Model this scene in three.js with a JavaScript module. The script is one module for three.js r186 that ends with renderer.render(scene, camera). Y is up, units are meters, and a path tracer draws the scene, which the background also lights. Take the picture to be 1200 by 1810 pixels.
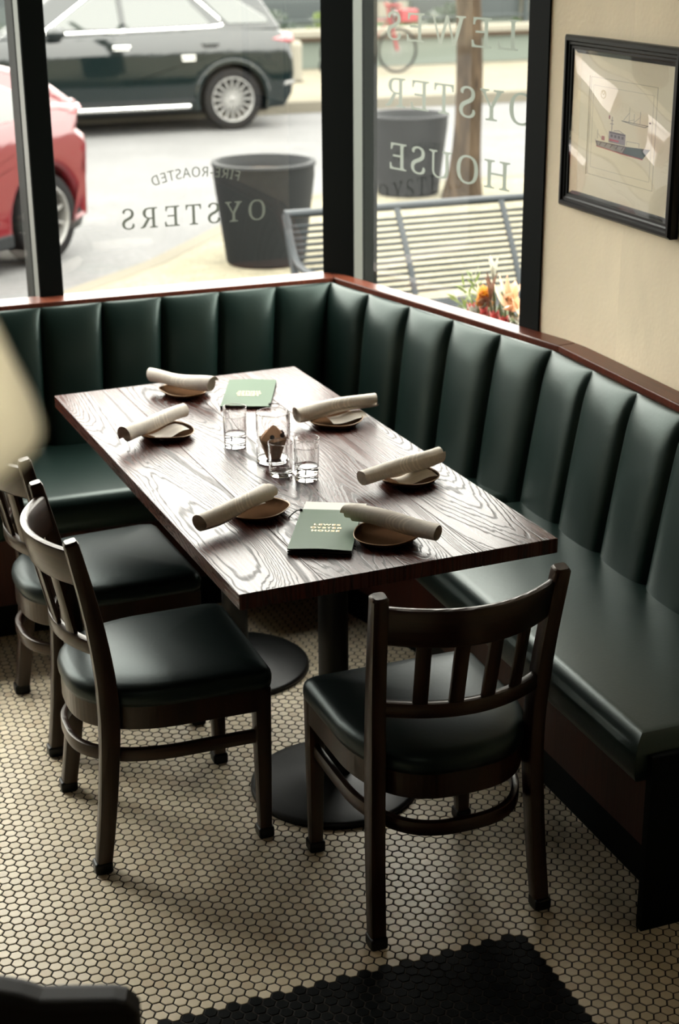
import * as THREE from 'three';
import { RoundedBoxGeometry } from 'three/addons/geometries/RoundedBoxGeometry.js';
import { ConvexGeometry } from 'three/addons/geometries/ConvexGeometry.js';
import { TextGeometry } from 'three/addons/geometries/TextGeometry.js';
import { FontLoader } from 'three/addons/loaders/FontLoader.js';
import { TessellateModifier } from 'three/addons/modifiers/TessellateModifier.js';
import { mergeGeometries, mergeVertices, toCreasedNormals } from 'three/addons/utils/BufferGeometryUtils.js';

// ------------------------------------------------------------------ camera, sky, exposure
const scene = new THREE.Scene();
const camera = new THREE.PerspectiveCamera(36.42, 1200 / 1810, 0.05, 300);
camera.position.set(0, 2.062, 0);
camera.rotation.set(THREE.MathUtils.degToRad(-20.83), THREE.MathUtils.degToRad(-20.74), THREE.MathUtils.degToRad(-0.49), 'YXZ');
camera.focus = 3.35; camera.userData.fStop = 4;
camera.updateMatrixWorld(true);
const renderer = new THREE.WebGLRenderer({ antialias: true });
renderer.toneMapping = THREE.LinearToneMapping;
renderer.toneMappingExposure = 1.0;
renderer.shadowMap.enabled = true;

let seed = 7;
const rnd = () => { seed = (seed * 1664525 + 1013904223) >>> 0; return seed / 4294967296; };
const rr = (a, b) => a + (b - a) * rnd();
const hash = (x, y, s) => { let h = (x * 374761393 + y * 668265263 + s * 1442695041) | 0; h = Math.imul(h ^ (h >>> 13), 1274126177); return ((h ^ (h >>> 16)) >>> 0) / 4294967296; };
function noise(x, y, s = 0) {
  const i = Math.floor(x), j = Math.floor(y), u = x - i, v = y - j, a = u * u * (3 - 2 * u), b = v * v * (3 - 2 * v);
  return (hash(i, j, s) * (1 - a) + hash(i + 1, j, s) * a) * (1 - b) + (hash(i, j + 1, s) * (1 - a) + hash(i + 1, j + 1, s) * a) * b;
}
const fbm = (x, y, s = 0) => 0.55 * noise(x, y, s) + 0.3 * noise(2.1 * x + 5, 2.1 * y, s + 1) + 0.15 * noise(4.3 * x, 4.3 * y + 9, s + 2);
{ // an even overcast sky, a little brighter overhead
  const W = 256, H = 128, d = new Float32Array(W * H * 4), L = 14;
  for (let j = 0; j < H; j++) for (let i = 0; i < W; i++) {
    const el = (j + 0.5) / H * Math.PI - Math.PI / 2, s = Math.max(0, Math.sin(el)), a = i / W * 2 * Math.PI;
    const c = 0.9 + 0.2 * (0.5 + 0.25 * Math.sin(3 * a + 4 * s) + 0.25 * Math.sin(5 * a - 7 * s + 1));
    const k = el < 0 ? 0.2 : (0.8 + 0.3 * s) * c;
    d.set([L * k * 1.0, L * k * 0.99, L * k * 0.905, 1], (j * W + i) * 4);
  }
  const t = new THREE.DataTexture(d, W, H, THREE.RGBAFormat, THREE.FloatType);
  t.mapping = THREE.EquirectangularReflectionMapping; t.magFilter = t.minFilter = THREE.LinearFilter; t.needsUpdate = true;
  scene.background = t;
}

// ------------------------------------------------------------------ helpers
const V = (x, y, z) => new THREE.Vector3(x, y, z);
const names = {};
const numbered = (n) => { names[n] = (names[n] ?? -1) + 1; return names[n] ? n + '_' + String(names[n]).padStart(3, '0') : n; };
function shadows(o) { o.traverse((m) => { if (m.isMesh) m.castShadow = m.receiveShadow = true; }); return o; }
function part(name, g, m, parent, label) {
  const o = new THREE.Mesh(Array.isArray(g) ? mergeGeometries(g.map(plain)) : g, m); o.name = name;
  const same = parent.children.filter((c) => c.userData.base === name).length;
  o.userData.base = name; if (same) o.name = name + '_' + String(same).padStart(3, '0');
  if (label) o.userData.label = label;
  o.castShadow = o.receiveShadow = true; parent.add(o); return o;
}
function thing(name, label, category, [x, y, z] = [0, 0, 0], turn = 0, group) {
  const o = new THREE.Group(); o.name = numbered(name); o.position.set(x, y, z); o.rotation.y = turn;
  o.userData = { label, category }; if (group) o.userData.group = group;
  scene.add(o); return o;
}
function structure(name) { const o = new THREE.Group(); o.name = name; o.userData = { kind: 'structure' }; scene.add(o); return o; }
function copy(src, name, label, [x, y, z], turn = 0) {
  const o = src.clone(); o.name = numbered(name); o.userData = { ...src.userData, label }; o.position.set(x, y, z); o.rotation.set(0, turn, 0); scene.add(o); return o;
}
function plain(g) { // only position, normal, uv; not indexed
  const r = g.index ? g.toNonIndexed() : g.clone();
  for (const k of Object.keys(r.attributes)) if (!['position', 'normal', 'uv'].includes(k)) r.deleteAttribute(k);
  if (!r.attributes.uv) r.setAttribute('uv', new THREE.BufferAttribute(new Float32Array(r.attributes.position.count * 2), 2));
  return r;
}
const box = (x0, x1, y0, y1, z0, z1, r = 0.003) => {
  const w = x1 - x0, h = y1 - y0, d = z1 - z0, rad = Math.min(r, w / 2.01, h / 2.01, d / 2.01);
  const g = new RoundedBoxGeometry(w, h, d, 1, rad); g.translate((x0 + x1) / 2, (y0 + y1) / 2, (z0 + z1) / 2); return boxUV(g);
};
function boxUV(g, k = 1) { // uv in metres by the dominant normal
  g = g.index ? g.toNonIndexed() : g; const p = g.attributes.position, n = g.attributes.normal, uv = new Float32Array(p.count * 2);
  for (let i = 0; i < p.count; i++) {
    const a = Math.abs(n.getX(i)), b = Math.abs(n.getY(i)), c = Math.abs(n.getZ(i)), x = p.getX(i), y = p.getY(i), z = p.getZ(i);
    const [u, v] = b >= a && b >= c ? [x, z] : a >= c ? [z, y] : [x, y]; uv[2 * i] = u * k; uv[2 * i + 1] = v * k;
  }
  g.setAttribute('uv', new THREE.BufferAttribute(uv, 2)); return g;
}
function prism(pts, y0, y1, bevel = 0, seg = 3) { // a polygon of [x, z] points, upright
  const s = new THREE.Shape(pts.map(([x, z]) => new THREE.Vector2(x, -z)));
  const g = new THREE.ExtrudeGeometry(s, { depth: y1 - y0 - 2 * bevel, bevelEnabled: bevel > 0, bevelThickness: bevel, bevelSize: bevel, bevelOffset: -bevel, bevelSegments: seg, curveSegments: 8 });
  g.rotateX(-Math.PI / 2); g.translate(0, y0 + bevel, 0); return g;
}
function sideways(pts, depth, bevel = 0, seg = 3) { // a polygon of [x, y] points (or a Shape) drawn out along z, centred
  const s = pts instanceof THREE.Shape ? pts : new THREE.Shape(pts.map(([x, y]) => new THREE.Vector2(x, y)));
  const g = new THREE.ExtrudeGeometry(s, { depth: depth - 2 * bevel, bevelEnabled: bevel > 0, bevelThickness: bevel, bevelSize: bevel, bevelOffset: -bevel, bevelSegments: seg, curveSegments: 20 });
  g.translate(0, 0, -depth / 2 + bevel); return g;
}
const rectProfile = (w, h, c = 0.004) => { // rounded rectangle outline
  const o = [], cx = w / 2 - c, cy = h / 2 - c;
  for (const [sx, sy, a0] of [[1, 1, 0], [-1, 1, 90], [-1, -1, 180], [1, -1, 270]]) for (let k = 0; k <= 2; k++) { const a = (a0 + k * 45) * Math.PI / 180; o.push([sx * cx + c * Math.cos(a), sy * cy + c * Math.sin(a)]); }
  return o;
};
function sweep(profiles, frames, crease = 0.7) { // profile(s) of [a, b] carried along frames {o, x, y}
  const n = profiles[0].length === 2 && typeof profiles[0][0] === 'number' ? profiles.length : profiles[0].length, single = typeof profiles[0][0] === 'number';
  const pos = [], uv = [], idx = []; let len = 0;
  frames.forEach((f, i) => {
    if (i) len += f.o.distanceTo(frames[i - 1].o);
    const pr = single ? profiles : profiles[i]; let per = 0;
    for (let k = 0; k <= n; k++) { const [a, b] = pr[k % n]; if (k) per += Math.hypot(a - pr[k - 1][0], b - pr[k - 1][1]); const p = f.o.clone().addScaledVector(f.x, a).addScaledVector(f.y, b); pos.push(p.x, p.y, p.z); uv.push(per, len); }
  });
  const m = n + 1;
  for (let i = 0; i + 1 < frames.length; i++) for (let k = 0; k < n; k++) { const a = i * m + k, b = a + 1, c = a + m, d = c + 1; idx.push(a, b, d, a, d, c); }
  for (const [i, flip] of [[0, 1], [frames.length - 1, 0]]) {
    const c = pos.length / 3, o = frames[i].o; pos.push(o.x, o.y, o.z); uv.push(0, 0);
    for (let k = 0; k < n; k++) flip ? idx.push(c, i * m + k + 1, i * m + k) : idx.push(c, i * m + k, i * m + k + 1);
  }
  let g = new THREE.BufferGeometry(); g.setAttribute('position', new THREE.Float32BufferAttribute(pos, 3)); g.setAttribute('uv', new THREE.Float32BufferAttribute(uv, 2)); g.setIndex(idx);
  // make faces look outwards
  const ng = g.toNonIndexed(), P = ng.attributes.position; let vol = 0; const a = V(), b = V(), c = V();
  for (let i = 0; i < P.count; i += 3) { a.fromBufferAttribute(P, i); b.fromBufferAttribute(P, i + 1); c.fromBufferAttribute(P, i + 2); vol += a.dot(b.cross(c)); }
  if (vol < 0) { const I = g.index.array; for (let i = 0; i < I.length; i += 3) { const t = I[i]; I[i] = I[i + 1]; I[i + 1] = t; } }
  return toCreasedNormals(g, crease);
}
function pathFrames(pts, upHint = V(0, 1, 0)) { // x = sideways, y = up, along a polyline
  return pts.map((p, i) => {
    const t = (pts[i + 1] ?? p).clone().sub(pts[i - 1] ?? p).normalize(), x = t.clone().cross(upHint).normalize(); return { o: p, x, y: x.clone().cross(t).normalize() };
  });
}
const tube = (pts, r, seg = 8) => sweep(Array.from({ length: seg }, (_, k) => [r * Math.cos(k / seg * 2 * Math.PI), r * Math.sin(k / seg * 2 * Math.PI)]), pathFrames(pts, Math.abs(pts[pts.length - 1].clone().sub(pts[0]).normalize().y) > 0.9 ? V(1, 0, 0.01) : V(0, 1, 0)), 1.2);
const curve = (pts, n = 20) => new THREE.CatmullRomCurve3(pts).getPoints(n);
const lathe = (pts, seg = 40) => { // outlines may be given either way round; faces always look outwards
  let area = 0; pts.forEach(([x, y], i) => { const [a, b] = pts[(i + 1) % pts.length]; area += x * b - a * y; }); if (area < 0) pts = pts.slice().reverse();
  return new THREE.LatheGeometry(pts.map(([x, y]) => new THREE.Vector2(x, y)), seg); };
const at = (g, x, y, z, ry = 0, rx = 0, rz = 0) => { const m = new THREE.Matrix4().makeRotationFromEuler(new THREE.Euler(rx, ry, rz, 'YXZ')).setPosition(x, y, z); return g.clone().applyMatrix4(m); };

function texture(w, h, f, { srgb = true, rx = 1, ry = 1 } = {}) {
  const d = new Uint8Array(w * h * 4);
  for (let j = 0; j < h; j++) for (let i = 0; i < w; i++) { const c = f(i / w, j / h), k = (j * w + i) * 4; d[k] = c[0]; d[k + 1] = c[1]; d[k + 2] = c[2]; d[k + 3] = 255; }
  const t = new THREE.DataTexture(d, w, h); t.wrapS = t.wrapT = THREE.RepeatWrapping; t.magFilter = THREE.LinearFilter; t.minFilter = THREE.LinearMipmapLinearFilter; t.generateMipmaps = true;
  if (srgb) t.colorSpace = THREE.SRGBColorSpace; t.repeat.set(rx, ry); t.needsUpdate = true; return t;
}
const clamp = (v) => Math.max(0, Math.min(255, v));
const grey = (v) => { const c = clamp(v * 255); return [c, c, c]; };
const wrapN = (u, v, n, m, s) => { // tileable noise
  const f = (x, y) => noise(x, y, s), x = u * n, y = v * m, a = u, b = v;
  return f(x, y) * (1 - a) * (1 - b) + f(x - n, y) * a * (1 - b) + f(x, y - m) * (1 - a) * b + f(x - n, y - m) * a * b;
};

// ------------------------------------------------------------------ materials
const std = (o) => new THREE.MeshStandardMaterial(o), phy = (o) => new THREE.MeshPhysicalMaterial(o);
const lin = (r, g, b) => new THREE.Color().setRGB(r, g, b);
const M = {};
{
  const wood = (dark, light, s) => texture(256, 512, (u, v) => {
    const g = wrapN(u, v, 46, 5, s) * 0.55 + wrapN(u, v, 110, 9, s + 3) * 0.45, w = wrapN(u, v, 6, 2, s + 7), k = Math.min(1, Math.max(0, g * 0.8 + w * 0.5 - 0.15));
    return dark.map((d, i) => clamp(d + (light[i] - d) * k));
  }, { rx: 4, ry: 1.6 });
  const woodBump = texture(256, 512, (u, v) => grey(0.5 + 0.5 * (wrapN(u, v, 120, 6, 3) - 0.5)), { srgb: false, rx: 4, ry: 1.6 });
  M.chair = phy({ color: 0xffffff, map: wood([15, 8, 5], [58, 31, 16], 11), bumpMap: woodBump, bumpScale: 0.0003, roughness: 0.31, specularIntensity: 0.8, specularColor: lin(1, 0.93, 0.82) });
  M.cap = phy({ color: 0xffffff, specularIntensity: 0.6, map: wood([66, 31, 22], [112, 60, 42], 21), bumpMap: woodBump, bumpScale: 0.0003, roughness: 0.3 });
  M.panel = phy({ color: 0xffffff, specularIntensity: 0.4, map: wood([38, 17, 11], [74, 36, 24], 31), bumpMap: woodBump, bumpScale: 0.0003, roughness: 0.42 });
  const hide = texture(256, 256, (u, v) => grey(0.45 + 0.5 * wrapN(u, v, 40, 40, 5) * wrapN(u, v, 22, 22, 9)), { srgb: false, rx: 6, ry: 6 });
  M.leather = phy({ color: lin(0.005, 0.0135, 0.011), roughness: 0.35, bumpMap: hide, bumpScale: 0.0004, specularIntensity: 0.85, specularColor: lin(0.8, 1, 0.93) });
  M.vinyl = phy({ color: lin(0.0035, 0.0075, 0.0072), roughness: 0.38, bumpMap: hide, bumpScale: 0.0003, specularIntensity: 0.7, specularColor: lin(0.78, 1, 0.98) });
  M.black = phy({ color: lin(0.003, 0.0038, 0.0036), roughness: 0.32, specularIntensity: 0.4 });
  M.iron = phy({ color: lin(0.006, 0.007, 0.007), roughness: 0.42, specularIntensity: 0.7 });
  M.frame = phy({ color: lin(0.003, 0.0045, 0.004), roughness: 0.6, specularIntensity: 0.15 });
  M.reveal = phy({ color: lin(0.10, 0.11, 0.10), roughness: 0.5, metalness: 0.3 });
  const plasterBump = texture(256, 256, (u, v) => grey(0.5 + 0.35 * (wrapN(u + 0.35 * v, v, 24, 7, 2) - 0.5) + 0.3 * (wrapN(u, v, 60, 60, 4) - 0.5)), { srgb: false, rx: 2.2, ry: 2.2 });
  const plasterMap = texture(256, 256, (u, v) => { const k = 0.94 + 0.07 * wrapN(u, v, 5, 5, 8) + 0.03 * wrapN(u, v, 30, 12, 9); return [clamp(240 * k), clamp(225 * k), clamp(196 * k)]; }, { rx: 0.9, ry: 0.9 });
  M.plaster = std({ map: plasterMap, bumpMap: plasterBump, bumpScale: 0.0016, roughness: 0.85 });
  M.darkwall = std({ color: lin(0.07, 0.042, 0.022), roughness: 0.8 });
  M.ceiling = std({ color: lin(0.10, 0.07, 0.045), roughness: 0.9 });
  M.brick = std({ color: lin(0.25, 0.2, 0.17), roughness: 0.9 });
  M.grout = std({ color: lin(0.022, 0.017, 0.013), roughness: 0.9 });
  const glaze = (r, g, b) => phy({ color: lin(r, g, b), roughness: 0.4, specularIntensity: 0.7 });
  M.tiles = [glaze(0.75, 0.655, 0.48), glaze(0.69, 0.595, 0.43), glaze(0.79, 0.69, 0.515), glaze(0.71, 0.62, 0.465), glaze(0.65, 0.54, 0.38)];
  M.tileField = phy({ color: 0xffffff, roughness: 0.4, specularIntensity: 0.7 });
  M.blackTile = phy({ color: lin(0.003, 0.004, 0.004), roughness: 0.55, specularIntensity: 0.12 });
  M.pane = phy({ color: 0xffffff, transmission: 1, thickness: 0, roughness: 0, ior: 1.5 });
  M.glass = phy({ color: 0xffffff, transmission: 1, thickness: 0.004, roughness: 0, ior: 1.5 });
  M.letters = phy({ color: lin(0.030, 0.033, 0.028), transmission: 1, thickness: 0, roughness: 1, ior: 1.2 });
  M.lettersPale = phy({ color: lin(0.075, 0.084, 0.073), transmission: 1, thickness: 0, roughness: 0.95, ior: 1.2 });
  const weave = texture(256, 256, (u, v) => { const b = 0.5 + 0.5 * Math.sin(u * Math.PI * 128) * Math.sin(v * Math.PI * 128); return grey(0.4 + 0.4 * b); }, { srgb: false, rx: 6, ry: 6 });
  const cloth = texture(128, 512, (u, v) => { const s = [0.44, 0.47, 0.5, 0.56, 0.60].some((q) => Math.abs(v - q) < 0.008) ? 1.09 : 1, k = s * (0.93 + 0.1 * wrapN(u, v, 40, 160, 12)); return [clamp(230 * k), clamp(222 * k), clamp(211 * k)]; });
  M.napkin = std({ map: cloth, bumpMap: weave, bumpScale: 0.0003, roughness: 0.95, side: THREE.DoubleSide });
  M.stoneware = phy({ color: lin(0.06, 0.032, 0.017), roughness: 0.8, specularIntensity: 0 });
  M.rim = phy({ color: lin(0.42, 0.25, 0.11), roughness: 0.4 });
  M.menu = phy({ color: lin(0.075, 0.125, 0.075), roughness: 0.6, specularIntensity: 0.35, bumpMap: hide, bumpScale: 0.0002 });
  M.menuDark = phy({ color: lin(0.012, 0.02, 0.014), roughness: 0.6 });
  M.gold = phy({ color: lin(0.6, 0.47, 0.24), roughness: 0.4, metalness: 0.3 });
  M.paper = std({ color: lin(0.78, 0.76, 0.7), roughness: 0.8 });
  M.cord = std({ color: lin(0.01, 0.01, 0.01), roughness: 0.8 });
  M.clay = std({ color: lin(0.42, 0.23, 0.12), roughness: 0.8 });
  M.clayDark = std({ color: lin(0.22, 0.14, 0.075), roughness: 0.85 });
  M.enamel = phy({ color: lin(0.82, 0.80, 0.72), roughness: 0.95, transmission: 0.5, thickness: 0 });
  const asphaltMap = texture(256, 256, (u, v) => grey(0.262 + 0.05 * wrapN(u, v, 90, 90, 3) + 0.03 * wrapN(u, v, 6, 6, 7)), { rx: 0.35, ry: 0.35 });
  M.asphalt = phy({ specularIntensity: 0.15, map: asphaltMap, roughness: 0.9 });
  const walkMap = texture(512, 512, (u, v) => { const k = 0.86 + 0.16 * wrapN(u, v, 130, 130, 3) + 0.08 * wrapN(u, v, 14, 14, 7); return [clamp(92 * k), clamp(88 * k), clamp(77 * k)]; }, { rx: 0.3, ry: 0.3 });
  M.walk = phy({ specularIntensity: 0.15, map: walkMap, roughness: 0.95 });
  const gravelMap = texture(512, 512, (u, v) => { const k = 0.7 + 0.42 * wrapN(u, v, 150, 150, 3) * (0.6 + 0.8 * wrapN(u, v, 16, 16, 7)); return [clamp(103 * k), clamp(99 * k), clamp(85 * k)]; }, { rx: 0.5, ry: 0.5 });
  M.gravel = phy({ specularIntensity: 0.15, map: gravelMap, roughness: 1 });
  M.kerb = phy({ specularIntensity: 0.15, color: lin(0.085, 0.078, 0.062), roughness: 0.95 });
  M.carBlack = phy({ color: lin(0.0007, 0.0032, 0.0034), roughness: 0.4, specularIntensity: 0.05, clearcoat: 1, clearcoatRoughness: 0.04 });
  M.carRed = phy({ color: lin(0.062, 0.0035, 0.006), roughness: 0.4, specularIntensity: 0.15, clearcoat: 1, clearcoatRoughness: 0.05 });
  M.carGlass = phy({ color: lin(0.02, 0.025, 0.022), roughness: 0.03, ior: 1.62 });
  M.chrome = phy({ color: lin(0.75, 0.75, 0.73), metalness: 1, roughness: 0.18 });
  M.alloy = phy({ color: lin(0.11, 0.109, 0.104), metalness: 0.2, roughness: 0.35 });
  M.tyre = phy({ specularIntensity: 0.15, color: lin(0.006, 0.006, 0.0062), roughness: 0.85 });
  M.trim = phy({ specularIntensity: 0.15, color: lin(0.009, 0.01, 0.0105), roughness: 0.6 });
  M.lamp = phy({ color: lin(0.14, 0.004, 0.008), roughness: 0.12, clearcoat: 1 });
  M.lampClear = phy({ color: lin(0.1, 0.1, 0.095), roughness: 0.12 });
  M.planter = phy({ color: lin(0.0042, 0.0051, 0.0056), roughness: 0.7, specularIntensity: 0.3 });
  M.soil = phy({ specularIntensity: 0.15, color: lin(0.02, 0.014, 0.009), roughness: 1 });
  M.bench = phy({ color: lin(0.009, 0.0125, 0.015), roughness: 0.5, specularIntensity: 0.4 });
  const barkMap = texture(256, 512, (u, v) => { const k = 0.55 + 0.6 * wrapN(u, v, 40, 9, 3) * (0.5 + wrapN(u, v, 9, 5, 6)); return [clamp(56 * k), clamp(47 * k), clamp(37 * k)]; });
  M.bark = phy({ specularIntensity: 0.15, map: barkMap, bumpMap: barkMap, bumpScale: 0.02, roughness: 1 });
  const leafy = (r, g, b) => phy({ color: lin(r, g, b), transmission: 0.5, thickness: 0, roughness: 0.95, side: THREE.DoubleSide });
  M.leaf = leafy(0.05, 0.085, 0.028); M.leafDark = leafy(0.016, 0.034, 0.018); M.leafPale = leafy(0.11, 0.15, 0.04);
  M.padding = phy({ color: lin(0.007, 0.005, 0.0035), roughness: 0.5, specularIntensity: 0.25 });
  M.petalYellow = leafy(0.6, 0.27, 0.02); M.petalOrange = leafy(0.5, 0.27, 0.14); M.petalRed = leafy(0.42, 0.03, 0.026); M.petalWhite = leafy(0.3, 0.3, 0.25);
  M.bud = leafy(0.09, 0.035, 0.016);
  M.farWall = phy({ specularIntensity: 0.15, color: lin(0.085, 0.097, 0.083), roughness: 0.9 });
  M.farCream = phy({ specularIntensity: 0.15, color: lin(0.13, 0.122, 0.10), roughness: 0.9 });
  M.farTan = phy({ specularIntensity: 0.15, color: lin(0.07, 0.05, 0.036), roughness: 0.9 });
  M.farDark = phy({ color: lin(0.008, 0.014, 0.014), roughness: 0.5 });
  M.bikeRed = phy({ color: lin(0.12, 0.004, 0.008), roughness: 0.3 });
}
const fonts = new FontLoader();
const serif = await fonts.loadAsync('fonts/droid/droid_serif_regular.typeface.json');
const sans = await fonts.loadAsync('fonts/droid/droid_sans_regular.typeface.json');
const sansBold = await fonts.loadAsync('fonts/droid/droid_sans_bold.typeface.json');
// ------------------------------------------------------------------ the setting: floor of hexagonal tiles
{
  const floor = structure('floor');
  part('grout_bed', box(-4.2, 2.25, -0.12, -0.0016, -5.1, 2.2, 0.001), M.grout, floor);
  const P = 0.0276, DX = P * Math.sqrt(3) / 2, ox = 0.9975, oz = -2.9235; // pitch and one measured tile centre
  // wide flat face with a narrow worn edge
  const tile = mergeGeometries([new THREE.CylinderGeometry(0.0129, 0.0140, 0.0008, 6, 1, false).translate(0, -0.00035, 0), new THREE.CylinderGeometry(0.0140, 0.0140, 0.004, 6, 1, true).translate(0, -0.0027, 0)].map(plain)).rotateY(Math.PI / 6);
  const white = [], black = [], p = V();
  for (let i = -220; i < 60; i++) for (let j = -80; j < 190; j++) {
    const x = ox + i * DX, z = oz + (j + (i & 1) * 0.5) * P; if (x < -4.1 || x > 2.2 || z < -5.0 || z > 2.1) continue;
    const inBorder = x < 1.372 && z > -2.519 && z < -1.9 && x > 0.50;   // the border of black tiles
    (inBorder || (x < 1.372 && x > 0.77 && z >= -1.9) ? black : white).push([x, z]);
  }
  // the 300 white tiles that show largest are tiles of their own
  const seen = [];
  for (const t of white) { p.set(t[0], 0, t[1]).project(camera); const px = 600 + p.x * 600, py = 905 - p.y * 905; if (p.z < 1 && px > 4 && px < 1000 && py < 1806 && py > 1200 && !(px < 262 && py > 1715)) seen.push([py, t]); }
  seen.sort((a, b) => b[0] - a[0]);
  const own = new Set(seen.slice(0, 300).map((s) => s[1]));
  for (const t of own) { const o = part('hex_tile', tile, M.tiles[Math.floor(rnd() * 4.25)], floor); o.position.set(t[0], rr(-0.0003, 0.0003), t[1]); o.rotation.set(rr(-0.008, 0.008), 0, rr(-0.008, 0.008)); }
  const field = (name, list, m, tint) => {
    const im = new THREE.InstancedMesh(tile, m, list.length), d = new THREE.Object3D(), c = new THREE.Color(); im.name = name; im.userData.kind = 'stuff'; im.castShadow = im.receiveShadow = true;
    list.forEach(([x, z], k) => { d.position.set(x, rr(-0.0003, 0.0003), z); d.rotation.set(rr(-0.008, 0.008), 0, rr(-0.008, 0.008)); d.updateMatrix(); im.setMatrixAt(k, d.matrix); if (tint) { c.copy(M.tiles[Math.floor(rnd() * 4.25)].color); im.setColorAt(k, c); } });
    floor.add(im);
  };
  field('white_tile_field', white.filter((t) => !own.has(t)), M.tileField, true);
  field('black_tile_field', black, M.blackTile, false);
}
// ------------------------------------------------------------------ walls, ceiling
const Cx = 1.93, Cz = -4.94, dd = V(0.239, 0, 0.971).normalize(), nn = V(dd.z, 0, -dd.x);
const cant = (s, o) => [Cx + dd.x * s + nn.x * o, Cz + dd.z * s + nn.z * o];   // a point along the canted wall, o metres outwards
const HEAD = 2.72, CEIL = 3.1, SILL = 0.80;
{
  const wl = structure('wall_left');
  part('sill_wall', box(-0.116, 1.86, -0.3, SILL, -5.27, -5.04), M.plaster, wl); part('low_sill', box(-4.4, -0.116, -0.3, 0.06, -5.27, -5.04), M.plaster, wl);
  part('header', box(-4.4, 1.86, HEAD, CEIL + 0.6, -5.27, -5.04), M.plaster, wl);
  part('pier', box(-4.4, -1.1, 0.06, HEAD, -5.27, -5.04), M.plaster, wl);
  const wc = structure('wall_canted');
  part('sill_wall', prism([[1.85, -5.03], cant(0, 0), cant(1.132, 0), cant(1.132, 0.2), cant(0, 0.2), [1.85, -5.27]], -0.3, SILL), M.plaster, wc);
  part('header', prism([[1.85, -5.03], cant(0, 0), cant(1.132, 0), cant(1.132, 0.2), cant(0, 0.2), [1.85, -5.27]], HEAD, CEIL + 0.6), M.plaster, wc);
  const b = cant(1.132, 0); // the plaster turns the obtuse corner in a soft curve
  const bend = new THREE.QuadraticBezierCurve(new THREE.Vector2(...cant(0.957, 0)), new THREE.Vector2(...b), new THREE.Vector2(b[0], b[1] + 0.2)).getPoints(16).map((q) => [q.x, q.y]);
  part('pier', toCreasedNormals(prism([...bend, [b[0] + 0.15, b[1] + 0.2], cant(1.132, 0.19), cant(0.957, 0.2)], SILL, HEAD), 0.5), M.plaster, wc);
  const wr = structure('wall_right'); part('plaster', box(b[0], b[0] + 0.2, -0.3, CEIL + 0.6, b[1] + 0.2, 2.2, 0.001), M.plaster, wr); part('lower_plaster', box(b[0] + 0.001, b[0] + 0.2, -0.3, SILL, b[1], b[1] + 0.2, 0.001), M.plaster, wr); part('upper_plaster', box(b[0] + 0.001, b[0] + 0.2, HEAD, CEIL + 0.6, b[1], b[1] + 0.2, 0.001), M.plaster, wr);
  const wb = structure('wall_back'); part('plaster', box(-4.4, b[0] + 0.2, -0.3, CEIL, 2.2, 2.4), M.darkwall, wb);
  const we = structure('wall_side'); part('plaster', box(-4.4, -4.2, -0.3, CEIL, -5.04, 2.2), M.darkwall, we);
  const ce = structure('ceiling'); part('plaster', prism([[-4.4, -5.2], [1.9, -5.2], cant(0, 0.1), cant(1.132, 0.1), [2.4, -3.8], [2.4, 2.4], [-4.4, 2.4]], CEIL, CEIL + 0.15), M.ceiling, ce);
}
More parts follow.
